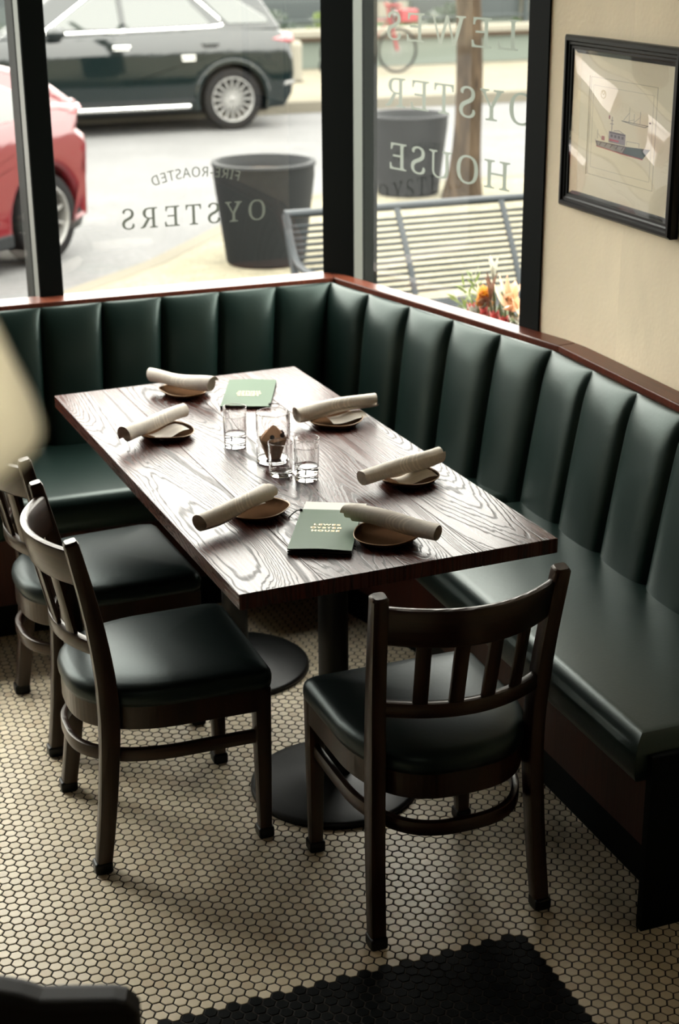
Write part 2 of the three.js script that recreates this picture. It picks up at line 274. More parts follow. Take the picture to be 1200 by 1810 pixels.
// ------------------------------------------------------------------ windows
function letters(parent, text, font, size, centreOf, m = M.letters, wide = 1) { // each letter a piece of the window, set by its own matrix
  const adv = (ch) => font.data.glyphs[ch].ha * size / font.data.resolution;
  let total = 0; for (const ch of text) total += adv(ch);
  let x = 0; const chars = [...text];
  const lay = chars.map((ch) => { const r = { ch, x0: x, w: adv(ch) }; x += r.w; return r; });
  for (const l of lay) {
    if (l.ch === ' ') continue;
    const g = new THREE.ShapeGeometry(font.generateShapes(l.ch, size), 6); g.translate(-l.w / 2, 0, 0); g.scale(wide, 1, 1);
    part('letter', g, m, parent).applyMatrix4(centreOf((l.x0 + l.w / 2) / total));
  }
}
const basis = (X, Y, Z, o) => new THREE.Matrix4().makeBasis(X, Y, Z).setPosition(o);
{
  const low = (k) => (k ? 0.06 : SILL), xs = [0.868, -0.116, -1.1], GZ = -5.13;
  xs.slice(0, 2).forEach((x, k) => { const mu = structure('trim_' + (k + 1)); part('mullion', box(x, x + 0.076, low(k), HEAD, -5.125, -5.035), M.frame, mu); part('stop', box(x - 0.004, x + 0.08, low(k), HEAD, -5.27, -5.135), M.frame, mu); part('reveal_strip', box(x - 0.003, x, SILL, HEAD, -5.12, -5.04, 0.001), M.reveal, mu); });
  const edges = [1.852, ...xs];
  for (let k = 0; k < 3; k++) {
    const x1 = edges[k] + (k ? 0 : 0.035), x0 = edges[k + 1] + (k < 2 ? 0.076 : 0), w = structure('window_' + (k + 1)), S0 = low(k > 1 ? 1 : 0);
    part('bottom_rail', box(x0, x1, S0 - 0.01, S0 + 0.04 + (k > 1 ? 0.08 : 0), -5.17, -5.10), M.frame, w);
    part('top_rail', box(x0, x1, HEAD - 0.05, HEAD, -5.17, -5.08), M.frame, w);
    part('pane', new THREE.PlaneGeometry(x1 - x0, HEAD - S0 - 0.04).translate((x0 + x1) / 2, (HEAD + S0) / 2, GZ), M.pane, w);
    if (k === 0) {
      const X = V(-1, 0, 0), Z = V(0, 0, -1);
      letters(w, 'OYSTERS', serif, 0.069, (f) => basis(X, V(0, 1, 0), Z, V(1.694 - 0.532 * f, 1.096, GZ - 0.002)));
      letters(w, 'FIRE-ROASTED', sans, 0.033, (f) => { const a = (f - 0.5) * 0.62, R = 0.5; return basis(X.clone().multiplyScalar(Math.cos(a)).add(V(0, -Math.sin(a), 0)), V(-Math.sin(a), Math.cos(a), 0), Z, V(1.437 - R * Math.sin(a), 1.256 - R + R * Math.cos(a), GZ - 0.002)); });
    }
  }
  const post = structure('trim_3'); part('corner_post', prism([[1.852, -5.03], cant(0, 0), cant(0, 0.1), [2.05, -5.27], [1.955, -5.27]], SILL, HEAD, 0.002, 1), M.frame, post);
  part('reveal_strip', prism([cant(0.0005, 0.001), cant(0.0035, 0.001), cant(0.0035, 0.036), cant(0.0005, 0.036)], SILL, HEAD), M.reveal, post);
  const jamb = structure('trim_4'); part('jamb', prism([cant(0.872, -0.006), cant(0.957, -0.006), cant(0.957, 0.13), cant(0.872, 0.13)], SILL, HEAD, 0.003, 1), M.frame, jamb);
  const w = structure('window_4'), G = 0.042, mid = cant(0.436, G);
  part('pane', at(new THREE.PlaneGeometry(0.868, HEAD - SILL - 0.04), mid[0], (HEAD + SILL) / 2, mid[1], Math.atan2(nn.x, nn.z)), M.pane, w);
  part('bottom_rail', prism([cant(0.004, 0.01), cant(0.87, 0.01), cant(0.87, 0.075), cant(0.004, 0.075)], SILL - 0.01, SILL + 0.04), M.frame, w);
  part('top_rail', prism([cant(0.004, 0.01), cant(0.87, 0.01), cant(0.87, 0.075), cant(0.004, 0.075)], HEAD - 0.05, HEAD), M.frame, w);
  const X = dd.clone().multiplyScalar(-1);
  const line = (s0, s1, y) => (f) => { const [x, z] = cant(s0 + (s1 - s0) * f, G + 0.002); return basis(X, V(0, 1, 0), nn, V(x, y, z)); };
  letters(w, 'LEWES', serif, 0.087, line(0.785, 0.115, 1.702), M.lettersPale, 1.4);
  letters(w, 'OYSTER', serif, 0.092, line(0.868, 0.115, 1.494), M.lettersPale, 1.35);
  letters(w, 'HOUSE', serif, 0.086, line(0.765, 0.135, 1.294), M.lettersPale, 1.4);
}
// ------------------------------------------------------------------ outdoors: ground
{
  const road = structure('street'); part('asphalt', box(-60, 60, -0.6, -0.40, -70, -4, 0.01), M.asphalt, road);
  const edge = [[-30, -7.2], [-1.2, -7.2], [0.2, -8.5], [1.95, -10.3], [2.66, -10.98], [3.3, -11.8], [3.9, -12.6], [4.7, -13.25], [5.8, -13.6], [30, -13.6]];
  const walk = structure('sidewalk'); part('paving', prism([[-30, -5.27], ...edge, [30, 2], [2.42, 2], [2.42, -3.7], cant(1.1, 0.19), cant(0, 0.19), [1.9, -5.27]], -0.55, -0.25), M.walk, walk);
  const k = structure('kerb'); const inner = [[-30, -7.05], [-1.12, -7.05], [0.3, -8.38], [2.05, -10.18], [2.78, -10.88], [3.43, -11.72], [4.0, -12.48], [4.76, -13.1], [5.82, -13.44], [30, -13.44]];
  part('stone', prism([...edge, ...inner.slice().reverse()], -0.55, -0.244, 0.012, 2), M.kerb, k);
  const bed = structure('gravel_bed'); part('gravel', prism([[2.0, -10.0], [2.86, -10.85], [3.5, -11.7], [4.08, -12.42], [4.84, -13.0], [5.86, -13.36], [9, -13.36], [9, -9.0], [2.0, -9.0]], -0.26, -0.243), M.gravel, bed);
  const far = structure('far_sidewalk'); part('paving', box(-60, 60, -0.55, -0.25, -50, -20.75, 0.02), M.walk, far); part('kerb_stone', box(-60, 60, -0.55, -0.246, -20.75, -20.55, 0.02), M.kerb, far);
}
// ------------------------------------------------------------------ corner booth
const off = (p, q, d) => { const t = [q[0] - p[0], q[1] - p[1]], l = Math.hypot(...t); return [[p[0] - t[1] / l * d, p[1] + t[0] / l * d], [q[0] - t[1] / l * d, q[1] + t[0] / l * d]]; };
function meet([a, b], [c, d]) { const r = [b[0] - a[0], b[1] - a[1]], s = [d[0] - c[0], d[1] - c[1]], k = ((c[0] - a[0]) * s[1] - (c[1] - a[1]) * s[0]) / (r[0] * s[1] - r[1] * s[0]); return [a[0] + r[0] * k, a[1] + r[1] * k]; }
{
  const t = thing('corner_banquette', 'dark green channel-back banquette wrapping round the corner under the windows', 'bench');
  const X0 = 0.25, Z1 = -2.44; // its two ends
  const topLine = [[X0, -4.952], [1.842, -4.932], [2.112, -3.842], [2.112, Z1]];
  const inset = (d) => { const s = [off(topLine[0], topLine[1], d[0]), off(topLine[1], topLine[2], d[1]), off(topLine[2], topLine[3], d[2])]; return [s[0][0], meet(s[0], s[1]), meet(s[1], s[2]), s[2][1]]; };
  const botLine = inset([0.088, 0.088, 0.088]);
  const Y0 = 0.40, Y1 = 0.902;
  function channel(a0, a1, b0, b1, side) { // a: top groove ends, b: bottom groove ends
    const N = 18, K = 26, pos = [], uv = [], idx = [], n = V(-(a1[1] - a0[1]), 0, a1[0] - a0[0]).normalize();
    for (let j = 0; j <= K; j++) for (let i = 0; i <= N; i++) {
      const u = i / N, tt = Math.min(1, j / (K - 8)) * 0.8 + (j > K - 8 ? Math.sin((j - K + 8) / 8 * Math.PI / 2) * 0.2 : 0);
      const lx = (p, q) => p[0] + (q[0] - p[0]) * u, lz = (p, q) => p[1] + (q[1] - p[1]) * u;
      const e = Math.abs(2 * u - 1), g = tt > 0.8 ? Math.sqrt(Math.max(0, 1 - ((tt - 0.8) / 0.2) ** 2)) : 1;
      const bulge = 0.034 * Math.sqrt(Math.max(0, 1 - e ** 2.6)) * g * (0.86 + 0.14 * Math.sin(Math.min(1, tt) * Math.PI)) + 0.004 * g;
      const x = lx(b0, b1) * (1 - tt) + lx(a0, a1) * tt + n.x * bulge, z = lz(b0, b1) * (1 - tt) + lz(a0, a1) * tt + n.z * bulge;
      pos.push(x, Y0 + (Y1 - Y0) * tt, z); uv.push(u * 0.21, tt * 0.5);
    }
    const m = N + 1; for (let j = 0; j < K; j++) for (let i = 0; i < N; i++) { const a = j * m + i; idx.push(a, a + 1, a + m + 1, a, a + m + 1, a + m); }
    const g = new THREE.BufferGeometry(); g.setAttribute('position', new THREE.Float32BufferAttribute(pos, 3)); g.setAttribute('uv', new THREE.Float32BufferAttribute(uv, 2)); g.setIndex(idx); g.computeVertexNormals();
    part('back_channel', g, M.leather, t);
  }
  const counts = [8, 5, 6], L = (p, q, f) => [p[0] + (q[0] - p[0]) * f, p[1] + (q[1] - p[1]) * f];
  for (let s = 0; s < 3; s++) for (let k = 0; k < counts[s]; k++) {
    const f0 = k / counts[s], f1 = (k + 1) / counts[s];
    channel(L(topLine[s], topLine[s + 1], f0), L(topLine[s], topLine[s + 1], f1), L(botLine[s], botLine[s + 1], f0), L(botLine[s], botLine[s + 1], f1));
  }
  // backing board behind the channels
  const back = inset([-0.02, -0.02, -0.02]), fr = inset([-0.004, -0.004, -0.004]);
  for (let s = 0; s < 3; s++) part('back_board', prism([fr[s], fr[s + 1], back[s + 1], back[s]], 0.02, 0.889), M.panel, t);
  // seats, base panels and toe kicks
  const seatF = inset([0.622, 0.505, 0.534]), seatB = inset([0.03, 0.03, 0.03]), baseF = inset([0.52, 0.40, 0.42]), kickF = inset([0.50, 0.385, 0.405]);
  const gap = (p, q, e) => [L(p, q, e), L(p, q, 1 - e)];
  for (let s = 0; s < 3; s++) {
    const e = s === 1 ? 0.002 : 0.0008, [f0, f1] = gap(seatF[s], seatF[s + 1], e), [b0, b1] = gap(seatB[s], seatB[s + 1], e);
    part('seat_cushion', toCreasedNormals(prism([f0, f1, b1, b0], 0.345, 0.465, 0.05, 9), 0.5), M.leather, t);
    part('base_panel', prism([baseF[s], baseF[s + 1], seatB[s + 1], seatB[s]], 0.11, 0.352, 0.002, 1), M.panel, t);
    part('toe_kick', prism([kickF[s], kickF[s + 1], seatB[s + 1], seatB[s]], 0.0, 0.112), M.frame, t);
  }
  part('end_panel', prism([[seatF[3][0] + 0.03, Z1 - 0.002], [botLine[3][0] + 0.085, Z1 - 0.002], [botLine[3][0] + 0.085, Z1 + 0.018], [seatF[3][0] + 0.03, Z1 + 0.018]], 0.0, 0.43, 0.004, 2), M.frame, t);
  part('end_panel', prism([[X0 - 0.018, seatF[0][1] - 0.03], [X0 + 0.002, seatF[0][1] - 0.03], [X0 + 0.002, topLine[0][1]], [X0 - 0.018, topLine[0][1]]], 0.0, 0.43, 0.004, 2), M.vinyl, t);
  // wooden cap with mitred joints
  const cf = [[X0, -4.960], [1.859, -4.942], [2.131, -3.838], [2.131, Z1]], cb = [[X0, -5.062], [1.90, -5.025], [2.192, -3.846], [2.192, Z1]];
  const cbm = [[X0, -5.062], [1.887, -5.05], [2.197, -3.846], [2.197, Z1]];
  for (let s = 0; s < 3; s++) { const e = 0.0006; part('top_rail', prism([L(cf[s], cf[s + 1], e), L(cf[s], cf[s + 1], 1 - e), L(cbm[s], cbm[s + 1], 1 - e), L(cbm[s], cbm[s + 1], e)], 0.893, 0.915, 0.003, 2), M.cap, t); }
}
// ------------------------------------------------------------------ table
const TT = 0.76, TX = 1.193, TZ = -3.6385, TA = 2.505 * Math.PI / 180;
{
  const W = 0.762, Ln = 1.59, nb = 4, bw = W / nb, tw = 1024, th = 2048;
  const cmap = new Uint8Array(tw * th * 4), bmap = new Uint8Array(tw * th * 4), rmap = new Uint8Array(tw * th * 4);
  const spec = [[-0.10, 0.05, 0.030, 1], [0.03, 0.035, 0.05, 2], [-0.03, 0.05, -0.06, 3], [0.12, 0.03, 0.045, 4]];
  for (let j = 0; j < th; j++) for (let i = 0; i < tw; i++) {
    const x = i / tw * W, z = j / th * Ln, b = Math.min(nb - 1, Math.floor(x / bw)), [cx, d0, sl, s] = spec[b], lx = x - (b + 0.5) * bw;
    const dz = z - 0.8, wob = (noise(lx * 9 + 7 * s, z * 2.2, s) - 0.5) * 0.05 + (noise(lx * 30 + 3 * s, z * 6, s + 20) - 0.5) * 0.010;
    const depth = d0 + sl * dz * 2.2 + 0.10 * (noise(3.1 * s, z * 1.4, s + 40) - 0.5);
    const r = Math.hypot(lx - cx * 0.55 + 0.03 * Math.sin(z * 3 + s), depth) + wob + (noise(lx * 160, z * 22, s + 60) - 0.5) * 0.003;
    const q = r / (0.0068 + 0.0022 * noise(r * 40, s, 5)), f = q - Math.floor(q), early = f < 0.34 ? Math.sin(f / 0.34 * Math.PI) : 0;
    const pore = noise(x * 900, z * 42, 77), fine = noise(x * 300, z * 9, 88), deep = early * (0.55 + 0.45 * pore);
    const tone = 0.72 + 0.3 * fine + 0.18 * (noise(lx * 12, z * 1.3, s + 90) - 0.5) + 0.06 * Math.sin(s * 2.4), k = (j * tw + i) * 4, c = tone * (1 - 0.6 * deep);
    cmap[k] = clamp(72 * c); cmap[k + 1] = clamp(32 * c); cmap[k + 2] = clamp(21 * c); cmap[k + 3] = 255;
    const h = clamp(255 * (0.86 - 0.78 * deep + 0.05 * fine)); bmap[k] = bmap[k + 1] = bmap[k + 2] = h; bmap[k + 3] = 255;
    const ro = clamp(255 * (0.25 + 0.28 * deep + 0.06 * fine)); rmap[k] = rmap[k + 1] = rmap[k + 2] = ro; rmap[k + 3] = 255;
  }
  const T = (d, srgb) => { const t = new THREE.DataTexture(d, tw, th); t.magFilter = THREE.LinearFilter; t.minFilter = THREE.LinearMipmapLinearFilter; t.generateMipmaps = true; t.wrapS = t.wrapT = THREE.RepeatWrapping; if (srgb) t.colorSpace = THREE.SRGBColorSpace; t.needsUpdate = true; return t; };
  M.table = phy({ map: T(cmap, true), bumpMap: T(bmap), bumpScale: 0.0007, roughnessMap: T(rmap), roughness: 1, ior: 1.5, specularIntensity: 0.5 });
  const t = thing('dining_table', 'glossy dark-stained wooden table with strong grain set for six', 'table', [TX, 0, TZ], TA);
  const top = new THREE.Group(); top.name = 'tabletop'; t.add(top);
  for (let b = 0; b < nb; b++) {
    const g = box(-W / 2 + b * bw + 0.0002, -W / 2 + (b + 1) * bw - 0.0002, TT - 0.036, TT, -Ln / 2, Ln / 2, 0.0022), p = g.attributes.position, n = g.attributes.normal, uv = g.attributes.uv;
    for (let i = 0; i < p.count; i++) { const side = Math.abs(n.getY(i)) < 0.5; uv.setXY(i, (p.getX(i) + W / 2 + (side && Math.abs(n.getX(i)) > 0.5 ? p.getY(i) - TT : 0)) / W, (p.getZ(i) + Ln / 2 + (side && Math.abs(n.getZ(i)) > 0.5 ? (p.getY(i) - TT) * 0.3 : 0)) / Ln); }
    part('board', g, M.table, top);
  }
  for (const z of [-0.342, 0.392]) {
    const base = part('pedestal_base', lathe([[0, 0.052], [0.05, 0.05], [0.1, 0.038], [0.17, 0.024], [0.205, 0.018], [0.213, 0.012], [0.214, 0.001], [0.0, 0.001]], 64), M.iron, t); base.position.z = z;
    const col = part('column', [lathe([[0, 0.70], [0.037, 0.70], [0.037, 0.04], [0, 0.04]], 32), lathe([[0, 0.075], [0.046, 0.075], [0.05, 0.045], [0, 0.045]], 32)], M.iron, t); col.position.z = z;
    const pl = part('top_plate', [box(-0.2, 0.2, 0.703, 0.7235, -0.03, 0.03), box(-0.03, 0.03, 0.703, 0.7235, -0.17, 0.17)], M.iron, t); pl.position.z = z;
  }
}
const onTable = (x, z) => [x, TT, z];
// ------------------------------------------------------------------ chairs
function dShape(hw, zf, zb, k = 1) { // outline of the seat: straight front, rounded back
  const pts = []; const r = 0.03;
  pts.push([-hw + r, zf], [hw - r, zf], [hw - 0.008, zf + 0.008], [hw, zf + r]);
  for (let i = 1; i <= 22; i++) { const a = i / 22 * Math.PI / 2, c = Math.cos(a), s = Math.sin(a); pts.push([hw * Math.pow(c, 0.72) * 0.985, zb * Math.pow(s, 1.0)]); }
  const n = pts.length; for (let i = n - 2; i >= 4; i--) pts.push([-pts[i][0], pts[i][1]]);
  pts.push([-hw, zf + r], [-hw + 0.008, zf + 0.008]); return pts;
}
function makeChair(label) {
  const t = thing('dining_chair', label, 'chair', [0, 0, 0], 0);
  const postC = (s) => curve([V(s * 0.196, 0.0, 0.212), V(s * 0.189, 0.20, 0.186), V(s * 0.184, 0.42, 0.172), V(s * 0.190, 0.62, 0.192), V(s * 0.200, 0.825, 0.232)], 22);
  const posts = [];
  for (const s of [-1, 1]) {
    const pts = postC(s), fr = pts.map((o, i) => { const f = o.y / 0.825, ty = (pts[i + 1] ?? o).clone().sub(pts[i - 1] ?? o).normalize(); return { o, x: V(1, 0, 0), y: ty.clone().cross(V(1, 0, 0)).normalize() }; });
    const prof = pts.map((o) => { const f = o.y / 0.825, d = f < 0.5 ? 0.036 + 0.012 * f * 2 : 0.048 - 0.016 * (f - 0.5) * 2; return rectProfile(0.035, d, 0.006); });
    // a softly rounded tip
    const last = fr[fr.length - 1], tip = { o: last.o.clone().add(V(0, 0.006, 0.001)), x: last.x, y: last.y };
    const leg = part('rear_leg', sweep([...prof, rectProfile(0.027, 0.025, 0.006)], [...fr, tip]), M.chair, t);
    part('foot_glide', box(s * 0.196 - 0.0195, s * 0.196 + 0.0195, 0.001, 0.03, 0.19, 0.233, 0.006), M.black, leg);
    const ft = [V(s * 0.190, 0.0, -0.186), V(s * 0.189, 0.2, -0.186), V(s * 0.188, 0.40, -0.186)].map((o) => ({ o, x: V(1, 0, 0), y: V(0, 0, 1) }));
    const fl = part('front_leg', sweep([rectProfile(0.03, 0.03, 0.006), rectProfile(0.036, 0.036, 0.006), rectProfile(0.041, 0.041, 0.006)], ft), M.chair, t);
    part('foot_glide', box(s * 0.190 - 0.0195, s * 0.190 + 0.0195, 0.001, 0.03, -0.2055, -0.1665, 0.006), M.black, fl);
    part('corner_bracket', sideways([[0, 0], [0, 0.05], [-s * 0.045, 0.05], [-s * 0.02, 0.03]].map(([x, y]) => [x + s * 0.17, y + 0.295]), 0.012, 0.001).translate(0, 0, -0.186), M.chair, t);
  }
  part('seat_frame', prism(dShape(0.208, -0.206, 0.236), 0.345, 0.408, 0.003, 2), M.chair, t);
  { // padded seat with a crown
    const g = prism(dShape(0.212, -0.212, 0.238), 0.404, 0.452, 0.020, 6), p = g.attributes.position; part('seat_cushion', crown(dShape(0.212, -0.212, 0.238)), M.vinyl, t);
  }
  { // U-shaped stretcher
    const o = dShape(0.192, -0.186, 0.236), ring = []; const half = o.slice(3, 4 + 22); // right side and the back
    const rightSide = [[0.190, -0.186], ...half.slice(1), ...half.slice(1, -1).reverse().map(([x, z]) => [-x, z]), [-0.190, -0.186]].map(([x, z]) => V(x, 0.275, z));
    const sm = new THREE.CatmullRomCurve3(rightSide, false, 'centripetal').getPoints(70);
    part('stretcher', sweep(rectProfile(0.017, 0.032, 0.004), pathFrames(sm)), M.chair, t);
  }
  const bow = (y, z0, b, hw, n = 18) => Array.from({ length: n + 1 }, (_, i) => { const f = -1 + 2 * i / n; return V(f * hw, y, z0 + b * (1 - f * f)); });
  { // crest rail, leaning with the posts
    const pts = bow(0.758, 0.214, 0.072, 0.188, 24);
    const fr = pathFrames(pts).map((f) => { const lean = f.y.clone().add(f.x.clone().multiplyScalar(f.x.z > 0 ? 0.19 : -0.19)).normalize(); return { o: f.o, x: f.x, y: lean }; });
    part('crest_rail', sweep(rectProfile(0.020, 0.092, 0.008), fr), M.chair, t);
    const lo = bow(0.560, 0.186, 0.060, 0.180, 20); part('lower_rail', sweep(rectProfile(0.02, 0.034, 0.004), pathFrames(lo)), M.chair, t);
    for (const f of [-0.6, -0.2, 0.2, 0.6]) {
      const a = V(f * 0.178, 0.568, 0.186 + 0.060 * (1 - f * f)), b = V(f * 0.186, 0.722, 0.209 + 0.070 * (1 - f * f)), d = b.clone().sub(a).normalize(), x = V(1, 0, -2 * 0.065 * f / 0.18).normalize(), y = d.clone().cross(x).normalize();
      part('slat', sweep(rectProfile(0.032, 0.011, 0.003), [{ o: a, x, y }, { o: b, x, y }]), M.chair, t);
    }
  }
  return t;
}
function crown(outline) { // cushion: rings shrinking towards the middle and rising
  const N = outline.length, rings = [[1.0, 0.405], [1.012, 0.415], [1.015, 0.425], [1.0, 0.438], [0.965, 0.448], [0.9, 0.455], [0.75, 0.462], [0.5, 0.467], [0.25, 0.469]], pos = [], uv = [], idx = [];
  for (const [k, y] of rings) for (const [x, z] of outline) { pos.push(x * k, y, z * k); uv.push(x * k, z * k); }
  for (let r = 0; r + 1 < rings.length; r++) for (let i = 0; i < N; i++) { const a = r * N + i, b = r * N + (i + 1) % N, c = a + N, d = b + N; idx.push(a, d, b, a, c, d); }
  const top = pos.length / 3; pos.push(0, 0.4695, 0); uv.push(0, 0); const o = (rings.length - 1) * N; for (let i = 0; i < N; i++) idx.push(o + i, top, o + (i + 1) % N);
  const bot = pos.length / 3; pos.push(0, 0.405, 0); uv.push(0, 0); for (let i = 0; i < N; i++) idx.push(i, (i + 1) % N, bot);
  const g = new THREE.BufferGeometry(); g.setAttribute('position', new THREE.Float32BufferAttribute(pos, 3)); g.setAttribute('uv', new THREE.Float32BufferAttribute(uv, 2)); g.setIndex(idx); g.computeVertexNormals(); return g;
}
{
  const c = makeChair('dark wooden slat-back chair at the near end of the table, its back to the viewer');
  c.position.set(1.253, 0, -2.80);
  copy(c, 'dining_chair', 'nearer dark slat-back chair at the left table side, its black seat in full view', [0.785, 0, -3.28], -Math.PI / 2);
  copy(c, 'dining_chair', 'farther dark slat-back chair at the left table side, partly hidden behind another chair', [0.78, 0, -3.872], -Math.PI / 2 + 0.05);
}

{ // an upholstered chair cut off by the lower left corner of the picture
  const t = thing('padded_chair', 'blurred dark padded chair back cut off by the bottom left corner of the photo', 'chair', [0.326 - 0.94 * 0.22, 0, -1.58 - 0.34 * 0.22], Math.PI - 0.347);
  const o = [[-0.22, 0.50], [-0.22, 0.80], [-0.205, 0.818], [-0.19, 0.822], [-0.10, 0.822], [-0.075, 0.832], [-0.05, 0.838], [0.05, 0.838], [0.075, 0.832], [0.10, 0.822], [0.19, 0.822], [0.205, 0.818], [0.22, 0.80], [0.22, 0.50]];
  part('back_pad', sideways(o, 0.05, 0.014, 4), M.padding, t);
  part('seat_cushion', at(new RoundedBoxGeometry(0.43, 0.07, 0.42, 3, 0.025), 0, 0.44, -0.22), M.vinyl, t); part('seat_frame', box(-0.2, 0.2, 0.36, 0.41, -0.41, -0.01), M.chair, t);
  for (const s of [-1, 1]) { part('leg', sweep([rectProfile(0.026, 0.026), rectProfile(0.036, 0.036)], [{ o: V(s * 0.19, 0, -0.40), x: V(1, 0, 0), y: V(0, 0, 1) }, { o: V(s * 0.18, 0.38, -0.385), x: V(1, 0, 0), y: V(0, 0, 1) }]), M.chair, t); part('leg', sweep([rectProfile(0.026, 0.03), rectProfile(0.034, 0.036), rectProfile(0.03, 0.03)], [{ o: V(s * 0.185, 0, 0.05), x: V(1, 0, 0), y: V(0, 0, 1) }, { o: V(s * 0.18, 0.4, 0.0), x: V(1, 0, 0), y: V(0, 0, 1) }, { o: V(s * 0.18, 0.56, 0.0), x: V(1, 0, 0), y: V(0, 0, 1) }]), M.chair, t); }
}
// ------------------------------------------------------------------ places set on the table
function makePlate(label) {
  const t = thing('side_plate', label, 'plate', [0, 0, 0], 0, 'side plates on the table');
  const wob = (g) => { const p = g.attributes.position; for (let i = 0; i < p.count; i++) { const x = p.getX(i), z = p.getZ(i), r = Math.hypot(x, z), a = Math.atan2(z, x), k = 1 + (r / 0.075) * (0.03 * Math.cos(3 * a + 0.5) + 0.018 * Math.cos(5 * a + 1.2)); p.setXYZ(i, x * k, p.getY(i) + (r > 0.06 ? 0.002 * Math.cos(2 * a) : 0), z * k); } g.computeVertexNormals(); return g; };
  part('dish', wob(lathe([[0, 0.004], [0.045, 0.0045], [0.060, 0.0065], [0.070, 0.0125], [0.0745, 0.0175], [0.0735, 0.0145], [0.064, 0.006], [0.05, 0.0008], [0, 0.0008]], 72)), M.stoneware, t);
  part('rim', wob(lathe([[0.0730, 0.0168], [0.0738, 0.0182], [0.0750, 0.0186], [0.0760, 0.0178], [0.0757, 0.0166], [0.0745, 0.0162], [0.0730, 0.0168]], 72)), M.rim, t);
  return t;
}
function rollGeometry(L, r0, turns, slantA, slantB, s) { // a sheet rolled up on itself along x
  const A = 90, N = 26, pos = [], uv = [], idx = [];
  for (let i = 0; i <= A; i++) for (let j = 0; j <= N; j++) {
    const th = i / A * turns * 2 * Math.PI, f = j / N, q = 1 - i / A, e0 = -L / 2 + slantA * (slantA > 0 ? q : q - 1) * 0.03 + 0.003 * Math.sin(th * 0.7 + s), e1 = L / 2 - slantB * (slantB > 0 ? q : q - 1) * 0.03 + 0.003 * Math.cos(th * 0.8 + s);
    const flare = 1 + 0.07 * (2 * f - 1) * (s % 2 ? 1 : -1) + 0.035 * Math.sin(f * 8 + s * 1.7), r = (r0 - 0.0013 * 0 - (1 - i / A) * 0.0095) * flare * (1 + 0.05 * Math.sin(2 * th + f * 5 + s));
    pos.push(e0 + (e1 - e0) * f, r * Math.sin(th + s) + 0.002 * Math.sin(f * 7 + s), r * Math.cos(th + s) * 1.08 + 0.005 * Math.sin(Math.PI * f) * (s % 2 ? 1 : -1)); uv.push(i / A, f * 0.8 + 0.1 * Math.sin(th + s + 1.2));
  }
  const m = N + 1; for (let i = 0; i < A; i++) for (let j = 0; j < N; j++) { const a = i * m + j; idx.push(a, a + 1, a + m + 1, a, a + m + 1, a + m); }
  const g = new THREE.BufferGeometry(); g.setAttribute('position', new THREE.Float32BufferAttribute(pos, 3)); g.setAttribute('uv', new THREE.Float32BufferAttribute(uv, 2)); g.setIndex(idx); g.computeVertexNormals(); return g;
}
{
  const P = makePlate('');
  const spots = [ // plate centre, napkin centre, angle, length, tilt
    [[1.140, -4.285], [1.130, -4.287], -53.5, 0.235, 0.02, 'at the far table corner, beside the far menu'],
    [[0.985, -3.915], [0.955, -3.914], 30.9, 0.235, 0.05, 'second from the far end on the chair side'],
    [[1.030, -3.262], [0.968, -3.224], 29.6, 0.255, 0.04, 'nearest the front end on the chair side'],
    [[1.445, -3.845], [1.458, -3.868], 5.8, 0.25, 0.04, 'on the banquette side, the farther of two there'],
    [[1.448, -3.335], [1.428, -3.341], 13.8, 0.25, 0.05, 'on the banquette side, the nearer of two there'],
    [[1.247, -2.998], [1.258, -2.999], -54.7, 0.255, -0.02, 'at the front table end, beside the near menu'],
  ];
  spots.forEach(([p, q, deg, L, tilt, where], k) => {
    const pl = k ? copy(P, 'side_plate', 'brown plate with a pale rim ' + where, onTable(...p), k * 1.1) : P;
    if (!k) { P.position.set(...onTable(...p)); P.userData.label = 'brown plate with a pale rim ' + where; }
    const n = thing('napkin_roll', 'rolled beige napkin ' + where, 'napkin', [q[0], TT + 0.0425, q[1]], deg * Math.PI / 180, 'rolled napkins');
    const g = rollGeometry(L, 0.022, 2.3, [0.6, 0.4, 0.9, 0.5, 0.8, -1.2][k], [0.5, 0.5, -1.1, 0.5, 0.5, 0.6][k], k + 1); g.rotateZ(tilt);
    part('cloth', g, M.napkin, n);
    if (k === 1 || k === 3 || k === 4) { // the loose tail lying on the plate
      const tg = new THREE.PlaneGeometry(0.11, 0.05, 12, 6); tg.rotateX(-Math.PI / 2); const a = tg.attributes.position;
      for (let i = 0; i < a.count; i++) { const x = a.getX(i), z = a.getZ(i); a.setXYZ(i, x + 0.02, -0.019 + 0.004 * Math.sin(x * 50) - 0.006 * Math.max(0, z) / 0.025 - 0.004, z + 0.028); }
      tg.computeVertexNormals(); part('tail', tg, M.napkin, n);
    }
  });
}
